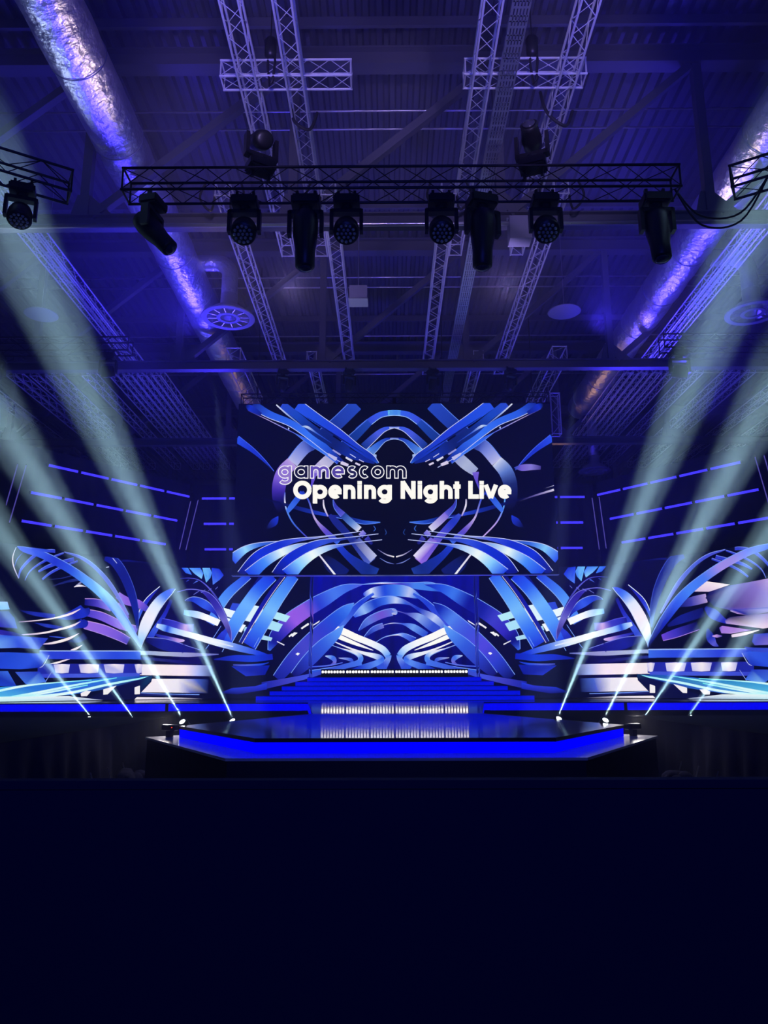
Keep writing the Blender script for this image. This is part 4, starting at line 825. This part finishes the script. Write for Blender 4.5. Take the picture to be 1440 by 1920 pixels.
for p in (((825, 1660), (880, 1635), (935, 1638), (890, 1690), (830, 1692)), ((1060, 1620), (1200, 1580), (1105, 1672), (1060, 1675)), ((1385, 1600), (1440, 1580), (1440, 1670), (1385, 1672))): W.poly(z3(*p), (245, 240, 245), True)
W.poly(z3((0, 1700), (700, 1690), (1180, 1745), (0, 1752)), [(225, 255, 250), (235, 245, 250), (120, 130, 190), (190, 240, 250)], True)
# right wing: lavender shells
wl(z7, [(370, 1000, 30), (520, 930, 90), (760, 850, 100)], [(14, 18, 110), (20, 30, 140), (12, 16, 100)]); wl(z7, [(310, 1130, 70), (460, 1080, 96), (700, 1000, 90)], [(110, 70, 215), (60, 50, 190), (10, 14, 80)], [((170, 130, 235), 1)])
wl(z7, [(500, 780, 40), (620, 740, 96), (790, 700, 96)], [(16, 20, 110), (60, 60, 170), (190, 165, 220)])
W.poly(z7((640, 630), (720, 570), (790, 520), (1045, 555), (820, 632)), [(215, 190, 230), (230, 205, 235), (245, 230, 240), (255, 245, 248), (225, 200, 235)])
W.poly(z7((778, 700), (820, 630), (1050, 562), (1240, 530), (1445, 462), (1445, 795), (1060, 835), (870, 790)), [(14, 16, 80), (12, 16, 90), (70, 65, 160), (130, 115, 205), (205, 170, 225), (150, 120, 210), (90, 75, 190), (14, 18, 110)])
W.poly(z7((1040, 840), (1070, 825), (1445, 790), (1445, 830), (1250, 890), (1120, 870)), [(190, 180, 230), (30, 45, 180), (60, 60, 190), (190, 170, 225), (30, 30, 130), (190, 150, 220)])
wl(z7, [(775, 800, 30), (860, 870, 110), (990, 950, 50), (1090, 980, 8)], [(20, 30, 160), (30, 40, 190), (40, 45, 190), (60, 60, 190)])
W.poly(z7((985, 940), (1040, 905), (1445, 850), (1445, 1000), (1400, 1030), (1000, 975)), [(60, 60, 180), (14, 16, 90), (160, 130, 215), (235, 205, 230), (240, 215, 235), (180, 150, 220)])
W.poly(z7((925, 1020), (960, 1000), (1280, 1045), (1050, 1085), (950, 1080)), [(60, 60, 190), (170, 120, 225), (190, 150, 225), (200, 160, 225), (160, 120, 220)])
wl(z7, [(1060, 1110, 30), (1200, 1085, 34), (1360, 1045, 6)], [(230, 210, 235), (245, 225, 235), (255, 250, 250)])
wl(z7, [(800, 1030, 20), (830, 1120, 90), (870, 1190, 60), (920, 1220, 8)], [(20, 26, 140), (30, 45, 180), (90, 90, 210), (40, 50, 170)]); wl(z7, [(850, 1110, 6), (900, 1110, 34), (960, 1110, 6)], [(200, 160, 225), (180, 140, 220), (60, 50, 160)])
W.poly(z7((1280, 1170), (1300, 1090), (1445, 1065), (1445, 1200), (1310, 1210)), [(40, 60, 190), (30, 50, 190), (60, 90, 220), (150, 130, 215), (90, 90, 210)])
wl(z7, [(1200, 1230, 10), (1300, 1255, 40), (1445, 1265, 50)], [(60, 70, 200), (50, 70, 205), (60, 80, 215)])
# the great outer arcs, in front of everything
wb(z3, [(655, 198, 12), (830, 255, 34), (990, 370, 40), (1150, 560, 44), (1320, 850, 20)], [(60, 70, 200), (70, 80, 215), (60, 80, 210), (90, 100, 215), (120, 120, 220)], [((130, 150, 245), -1)])
wb(z3, [(1080, 250, 70), (1180, 300, 100), (1270, 430, 100), (1350, 620, 90), (1400, 820, 60), (1412, 990, 16)], [(16, 24, 150), (20, 36, 150), (16, 26, 130), (18, 30, 140), (20, 36, 150), (14, 26, 130)], [((60, 80, 190), -1)])
W.poly(z3((1150, 258), (1165, 262), (1205, 315), (1195, 312)), (190, 195, 235)); W.poly(z3((1085, 352), (1120, 345), (1118, 355), (1090, 362)), (190, 195, 235))
wb(z3, [(165, 140, 8), (240, 170, 60), (400, 215, 76), (560, 290, 84), (720, 380, 88), (880, 490, 92), (1040, 620, 100), (1170, 760, 104), (1300, 940, 84), (1420, 1130, 40), (1450, 1200, 10)], [(30, 60, 215), (70, 100, 245), (60, 95, 240), (35, 55, 210), (45, 85, 230), (80, 150, 250), (110, 180, 255), (60, 110, 240), (70, 110, 235), (110, 140, 215), (150, 190, 235)], EL2,
   mcols=[(30, 60, 215), (50, 90, 240), (90, 110, 245), (150, 140, 235), (160, 140, 235), (70, 120, 245), (70, 130, 250), (50, 90, 235), (24, 40, 180), (14, 20, 120), (10, 14, 80)])
wl(z3, [(560, 185, 3), (430, 180, 30), (300, 150, 3)], [(40, 60, 200), (50, 80, 225), (90, 110, 240)])

for nm, lb, cond, geo in (('led_display', 'central LED wall behind the stairs showing nested glowing arches', lambda x: abs(x) <= FOLD, 0), ('led_display', 'left LED wing wall showing purple bands, white rims and cyan streaks', lambda x: x < -FOLD, -1), ('led_display', 'right LED wing wall showing big lavender shells and cyan streaks', lambda x: x > FOLD, 1)):
    lw = thing(nm, lb, 'led wall', (0, 0, 0), 0, 'LED walls around the stage')
    bm = BM()
    if geo == 0: box(bm, -FOLD, FOLD, 37.01, 37.35, ZD, ZTOP)
    else:
        a0, a1 = wpt(geo, 0.02, 0), wpt(geo, 13, 0); b0 = a0 + Vector((geo * .27, .21, 0)); b1 = a1 + Vector((geo * .27, .21, 0)); off = Vector((geo * .01, .008, 0))
        prism(bm, [tuple((q + off)[:2]) for q in (a0, a1, b1, b0)], ZD, ZTOP)
        bmesh.ops.recalc_face_normals(bm, faces=bm.faces[:])
    link('panel_cabinet', bm, M['screenback'], lw)
    W.done('ribbon_picture', lw, cond)

# ================================================================ TUBE LIGHTS ABOVE THE WALL
def tubelight(p, q, label, group, r=.055, m='tube', name='tube_light'):
    p, q = Vector(p), Vector(q); d = (q - p); L = d.length; t = thing(name, label, 'tube light', p, 0, group)
    t.rotation_euler = d.to_track_quat('X', 'Z').to_euler()
    bm = BM(); bar(bm, (.05, 0, 0), (L - .05, 0, 0), r, 8); link('glowing_tube', bm, M[m], t, True)
    for x in (0, L - .05): bm = BM(); bar(bm, (x, 0, 0), (x + .05, 0, 0), r * 1.25, 8); link('end_cap', bm, M['blackplastic'], t, True)
    if m == 'tube':
        s_ = 0 if abs(d.y) < .1 else (1 if p.x > 0 else -1); nn = Vector((s_ * .778, .628, 0)) if s_ else Vector((0, 1, 0))
        k = d.to_track_quat('X', 'Z').to_matrix().inverted() @ nn * (.27 if s_ else .6)
        for x in (.2, L - .2): bm = BM(); bar(bm, (x, 0, 0), (x + k.x, k.y, k.z), .014, 5); link('bracket', bm, M['blackplastic'], t)
    return t
ROW = ['top', 'middle', 'bottom']
for s in (-1, 1):
    for r, (z, d0, n) in enumerate(((11.17, 0.05, 5), (9.86, .68, 5), (8.62, 1.25, 5))):
        for i in range(n):
            g = (7.40 - .05) / 5 if r < 2 else (7.05) / 5
            tubelight(wpt(s, d0 + i * g + .02, z), wpt(s, d0 + (i + 1) * g - .02, z), '%s blue tube in the %s row above the %s wing, counted from its inner end' % (ORD[i], ROW[r], SIDE[s]), '%s row of blue tubes above the %s wing' % (ROW[r], SIDE[s]))
    for r, (z, x0, x1) in enumerate(((11.08, 9.45, 7.75), (9.80, 9.3, 7.7), (8.54, 9.2, 7.65))):
        c = x1 + .38
        tubelight((s * x0, 36.95, z), (s * (c + .02), 36.95, z), 'longer %s blue tube between the big screen and the %s wing' % (ROW[r], SIDE[s]), 'level blue tubes beside the screen')
        tubelight((s * (c - .02), 36.95, z), (s * (x1 - .5), 36.95, z), 'shorter %s blue tube tucked at the %s edge of the big screen' % (ROW[r], SIDE[s]), 'level blue tubes beside the screen')
    for i, (a_, b_) in enumerate((((358, 938), (336, 1032)), ((372, 936), (348, 1033))) if s < 0 else (((1110, 932), (1124, 1032)), ((1123, 930), (1137, 1030)))):
        tubelight(at_y(*a_, 36.8), at_y(*b_, 36.8), 'dim slanted violet tube at the %s fold, %s of the pair' % (SIDE[s], 'outer' if (i == 0) == (s < 0) else 'inner'), 'dim slanted tubes at the folds', .022, 'dim')
    for i, (a_, b_) in enumerate((((34, 868), (4, 972)), ((50, 870), (17, 982))) if s < 0 else (((1415, 855), (1446, 960)), ((1432, 852), (1460, 950)))):
        tubelight(at_y(*a_, 30.3), at_y(*b_, 30.3), 'dim slanted violet tube beyond the outer end of the %s wing rows, %s' % (SIDE[s], ORD[i]), 'dim slanted tubes at the outer ends', .022, 'dim')
# dark drape that carries the tubes
for s in (-1, 1):
    a0, a1 = wpt(s, -.1, 0), wpt(s, 13, 0); off = Vector((s * .2, .16, 0)); bm = BM()
    n = 90; f = []; 
    for i in range(n + 1):
        p = a0.lerp(a1, i / n) + off + Vector((s * .778, .628, 0)) * (.05 * math.sin(i * 1.1)); f.append((bm.verts.new((p.x, p.y, 7.3)), bm.verts.new((p.x, p.y, 11.9))))
    for i in range(n): bm.faces.new((f[i][0], f[i + 1][0], f[i + 1][1], f[i][1]))
    tag(link('backdrop_drape', bm, M['drape'], None, True), 'dark drape behind the blue tubes above the %s wing' % SIDE[s], 'drape', 'dark drapes behind the tubes')
bm = BM(); f = []
for i in range(161):
    x = -10 + i * .125; y = 37.5 + .05 * math.sin(i * 1.1); f.append((bm.verts.new((x, y, 7.3)), bm.verts.new((x, y, 11.9))))
for i in range(160): bm.faces.new((f[i][0], f[i + 1][0], f[i + 1][1], f[i][1]))
tag(link('backdrop_drape', bm, M['drape'], None, True), 'dark drape behind the big hanging screen, above the central wall', 'drape')

# ================================================================ PIT, PLATFORMS, BARRIER
for s in (-1, 1):
    t = thing('audience_platform', 'tall black draped platform at the %s of the catwalk' % SIDE[s], 'platform', (s * 5.95, 21, 0), 0, 'black draped platforms')
    xo = 19
    bm = BM(); prism(bm, [(0, 0), (s * xo, 0), (s * xo, -17), (s * -.35, -17)] if s > 0 else [(0, 0), (.45, -17), (s * xo, -17), (s * xo, 0)], 1.21, 1.25); bmesh.ops.recalc_face_normals(bm, faces=bm.faces[:]); link('platform_top', bm, M['drapetop'], t)
    bm = BM(); f = []; n = 240; xe = -.35 if s > 0 else .45
    for i in range(n + 1):
        k = i / n; y = -17 * k; x = xe * k; fold = .05 * math.sin(i * .55) + .03 * math.sin(i * .23 + 1); low = .02 + .10 * abs(math.sin(i * .14))
        f.append([bm.verts.new((x - s * .01, y, 1.245)), bm.verts.new((x - s * (.03 + fold * .4), y, .9)), bm.verts.new((x - s * (.07 + fold), y, .45)), bm.verts.new((x - s * (.11 + fold * 1.4), y, low))])
    for i in range(n):
        for j in range(3): bm.faces.new((f[i][j], f[i + 1][j], f[i + 1][j + 1], f[i][j + 1]))
    link('side_drape', bm, M['drape'], t, True)
    bm = BM(); x0, x1 = sorted((0, s * xo)); box(bm, x0, x1, 0, .02, 0, 1.22); link('rear_drape', bm, M['drape'], t)
    for k in range(7):
        y = -(4.2 + k * .95) - (3.2 if s < 0 else 0) * 0; xx = xe * (-y / 17)
        if s < 0 and k > 3: continue
        bm = BM(); bar(bm, (xx - s * .20, y, .02), (xx - s * .13, y - .22, .50), .014, 6); link('leg', bm, M['pipe'], t)
    bm = BM()
    random.seed(5 + s)
    for k in range(9):
        c = Vector((xe * .25 - s * (.3 + random.random() * .25), -4.4 - random.random() * .9, .10 + random.random() * .16)); m = bmesh.ops.create_icosphere(bm, subdivisions=2, radius=.11 + random.random() * .1)
        for v in m['verts']: v.co = v.co * (1 + .35 * noise.noise(v.co * 9 + c)) + c
    o = link('bundled_cloth', bm, M['drape'], None, True); o.location = (s * 5.95, 21, 0)
    tag(o, 'crumpled dark cloth and cable bundle on the floor by the %s platform' % SIDE[s], 'cloth bundle', 'cloth bundles by the platforms')
b = thing('front_barrier', 'tall black crowd barrier filling the dark foreground', 'barrier', (0, 3, 0))
new_box('barrier_board', M['board'], b, -4.2, 4.2, 0, .05, 0, 1.635)
new_box('top_rail', M['board'], b, -4.2, 4.2, -.004, .08, 1.635, 1.665)
for x in (-3, -1, 1, 3): new_box('stay', M['blackplastic'], b, x - .03, x + .03, .05, .7, 0, .06)

# ---- beam lights with their real beams in the haze
LB = ['outermost', 'second from outside', 'third from outside', 'innermost']
def beam_light(s, i, u, v, y, tu, tv, en, ang):
    p = at_y(u, v, y); q = at_y(tu, tv, y - 4.0); d = (q - p).normalized(); up = 'the %s white beam light at the %s of the catwalk' % (LB[i], SIDE[s])
    base = p - d * .30
    case = thing('equipment_case', 'black case under %s' % up, 'case', (base.x, y, 0), 0, 'black cases under the beam lights')
    h = base.z - .40
    bm = BM(); box(bm, -.35, .35, -.3, .3, 0, h - .06); bmesh.ops.bevel(bm, geom=bm.edges[:], offset=.02, segments=1, affect='EDGES'); link('case_body', bm, M['blackplastic'], case)
    new_box('case_lid', M['blk'], case, -.36, .36, -.31, .31, h - .06, h)
    t = thing('beam_light', up.replace('the ', '', 1) + ', aimed up', 'stage light', (base.x, y, h), 0, 'white beam lights')
    bm = BM(); box(bm, -.19, .19, -.16, .16, 0, .14); bmesh.ops.bevel(bm, geom=bm.edges[:], offset=.025, segments=2, affect='EDGES'); link('base', bm, M['blackplastic'], t)
    bm = BM(); beam(bm, (-0, -.2, .17), (0, .2, .17), .10, .05)
    for k in (-1, 1): beam(bm, (0, k * .19, .15), (0, k * .19, .46), .05, .10)
    link('yoke', bm, M['blackplastic'], t)
    bm = BM(); lathe(bm, [(.08, -.22), (.13, -.18), (.14, 0), (.11, .16), (.115, .27), (.105, .275)], 22); hd = link('head', bm, M['blackplastic'], t, True)
    hd.location = (0, 0, .40); hd.rotation_euler = d.to_track_quat('Z', 'Y').to_euler()
    bm = BM(); lathe(bm, [(.065, .276), (.05, .285), (.01, .29)], 20); link('glowing_lens', bm, M['lens'], hd, True)
    o = lamp('SPOT', p + d * .06, q, en * .85, (.52, .84, 1.0), ang * .86, .5, .05, linear=True)
    o2 = lamp('SPOT', p + d * .05, q, en * 12, (.50, .86, 1.0), ang * .45, .9, .012)
EN = 13500
beam_light(-1, 0, 172, 1346, 22, 10, 1147, EN, 8)
beam_light(-1, 1, 250, 1346, 22, 50, 1067, EN, 9)
beam_light(-1, 2, 345, 1351, 17.6, 60, 880, EN, 9.5)
beam_light(-1, 3, 437, 1349, 19.5, 187, 790, EN, 9.5)
beam_light(1, 3, 1046, 1345, 19.5, 1263, 802, EN, 9.5)
beam_light(1, 2, 1132, 1348, 17.6, 1382, 851, EN, 9.5)
beam_light(1, 1, 1208, 1344, 22, 1422, 1030, EN, 9)
beam_light(1, 0, 1290, 1344, 22, 1397, 1196, EN * 1.3, 8)
for s, (a_, b_) in ((-1, ((400, 700), (470, 1350))), (1, ((1082, 700), (1010, 1350)))):
    lamp('SPOT', at_y(*a_, 21), at_y(*b_, 21), 2200, (.30, .40, 1.0), 7.5, .8, .05, linear=True)
# small gear on the ledge
for s in (-1, 1):
    t = thing('ledge_light', 'small black light on a foot at the %s tip of the pale ledge' % SIDE[s], 'stage light', (s * 4.66, 16.15, ZL), R(s * 20), 'small lights on the ledge tips')
    new_box('foot', M['blackplastic'], t, -.05, .05, -.06, .06, 0, .12); bm = BM(); box(bm, -.16, .16, -.08, .08, .12, .24); bmesh.ops.bevel(bm, geom=bm.edges[:], offset=.02, segments=1, affect='EDGES'); link('housing', bm, M['blackplastic'], t)
    bm = BM(); bar(bm, (s * -.1, -.08, .19), (s * -.1, -.09, .19), .012, 8); link('status_led', bm, M['redled' if s < 0 else 'lensdark'], t)
    lamp('SPOT', (s * 4.98, 16.9, 1.42), (s * 4.85, 16.3, ZL), 32, (1.0, .93, .9), 110, size=.1)  # added lamp standing in for beam-light spill on the ledge tip

# ================================================================ HAZE IN THE AIR OF THE HALL
hm = bpy.data.materials.new('stage haze'); hm.use_nodes = True; nt = hm.node_tree; nt.nodes.clear()
o = nt.nodes.new('ShaderNodeOutputMaterial'); v = nt.nodes.new('ShaderNodeVolumeScatter'); v.inputs['Density'].default_value = HAZE; v.inputs['Anisotropy'].default_value = 0; v.inputs['Color'].default_value = (.95, .97, 1, 1)
nt.links.new(v.outputs[0], o.inputs['Volume'])
bm = BM(); box(bm, -26.5, 26.5, -6.5, 59.5, .01, 18.25)
hz = link('stage_haze', bm, hm); hz['kind'] = 'stuff'; hz['label'] = 'thin stage haze filling the air of the whole hall'; hz['category'] = 'haze'; hz.display_type = 'WIRE'
bank = hm.copy(); bank.name = 'denser haze'; bank.node_tree.nodes['Volume Scatter'].inputs['Density'].default_value = .020
bm = BM(); box(bm, -26.4, 26.4, 12.6, 23.2, .02, 18.2)
hb = link('haze_bank', bm, bank); hb['kind'] = 'stuff'; hb['label'] = 'denser bank of haze over the catwalk where the white beams show'; hb['category'] = 'haze'; hb.display_type = 'WIRE'
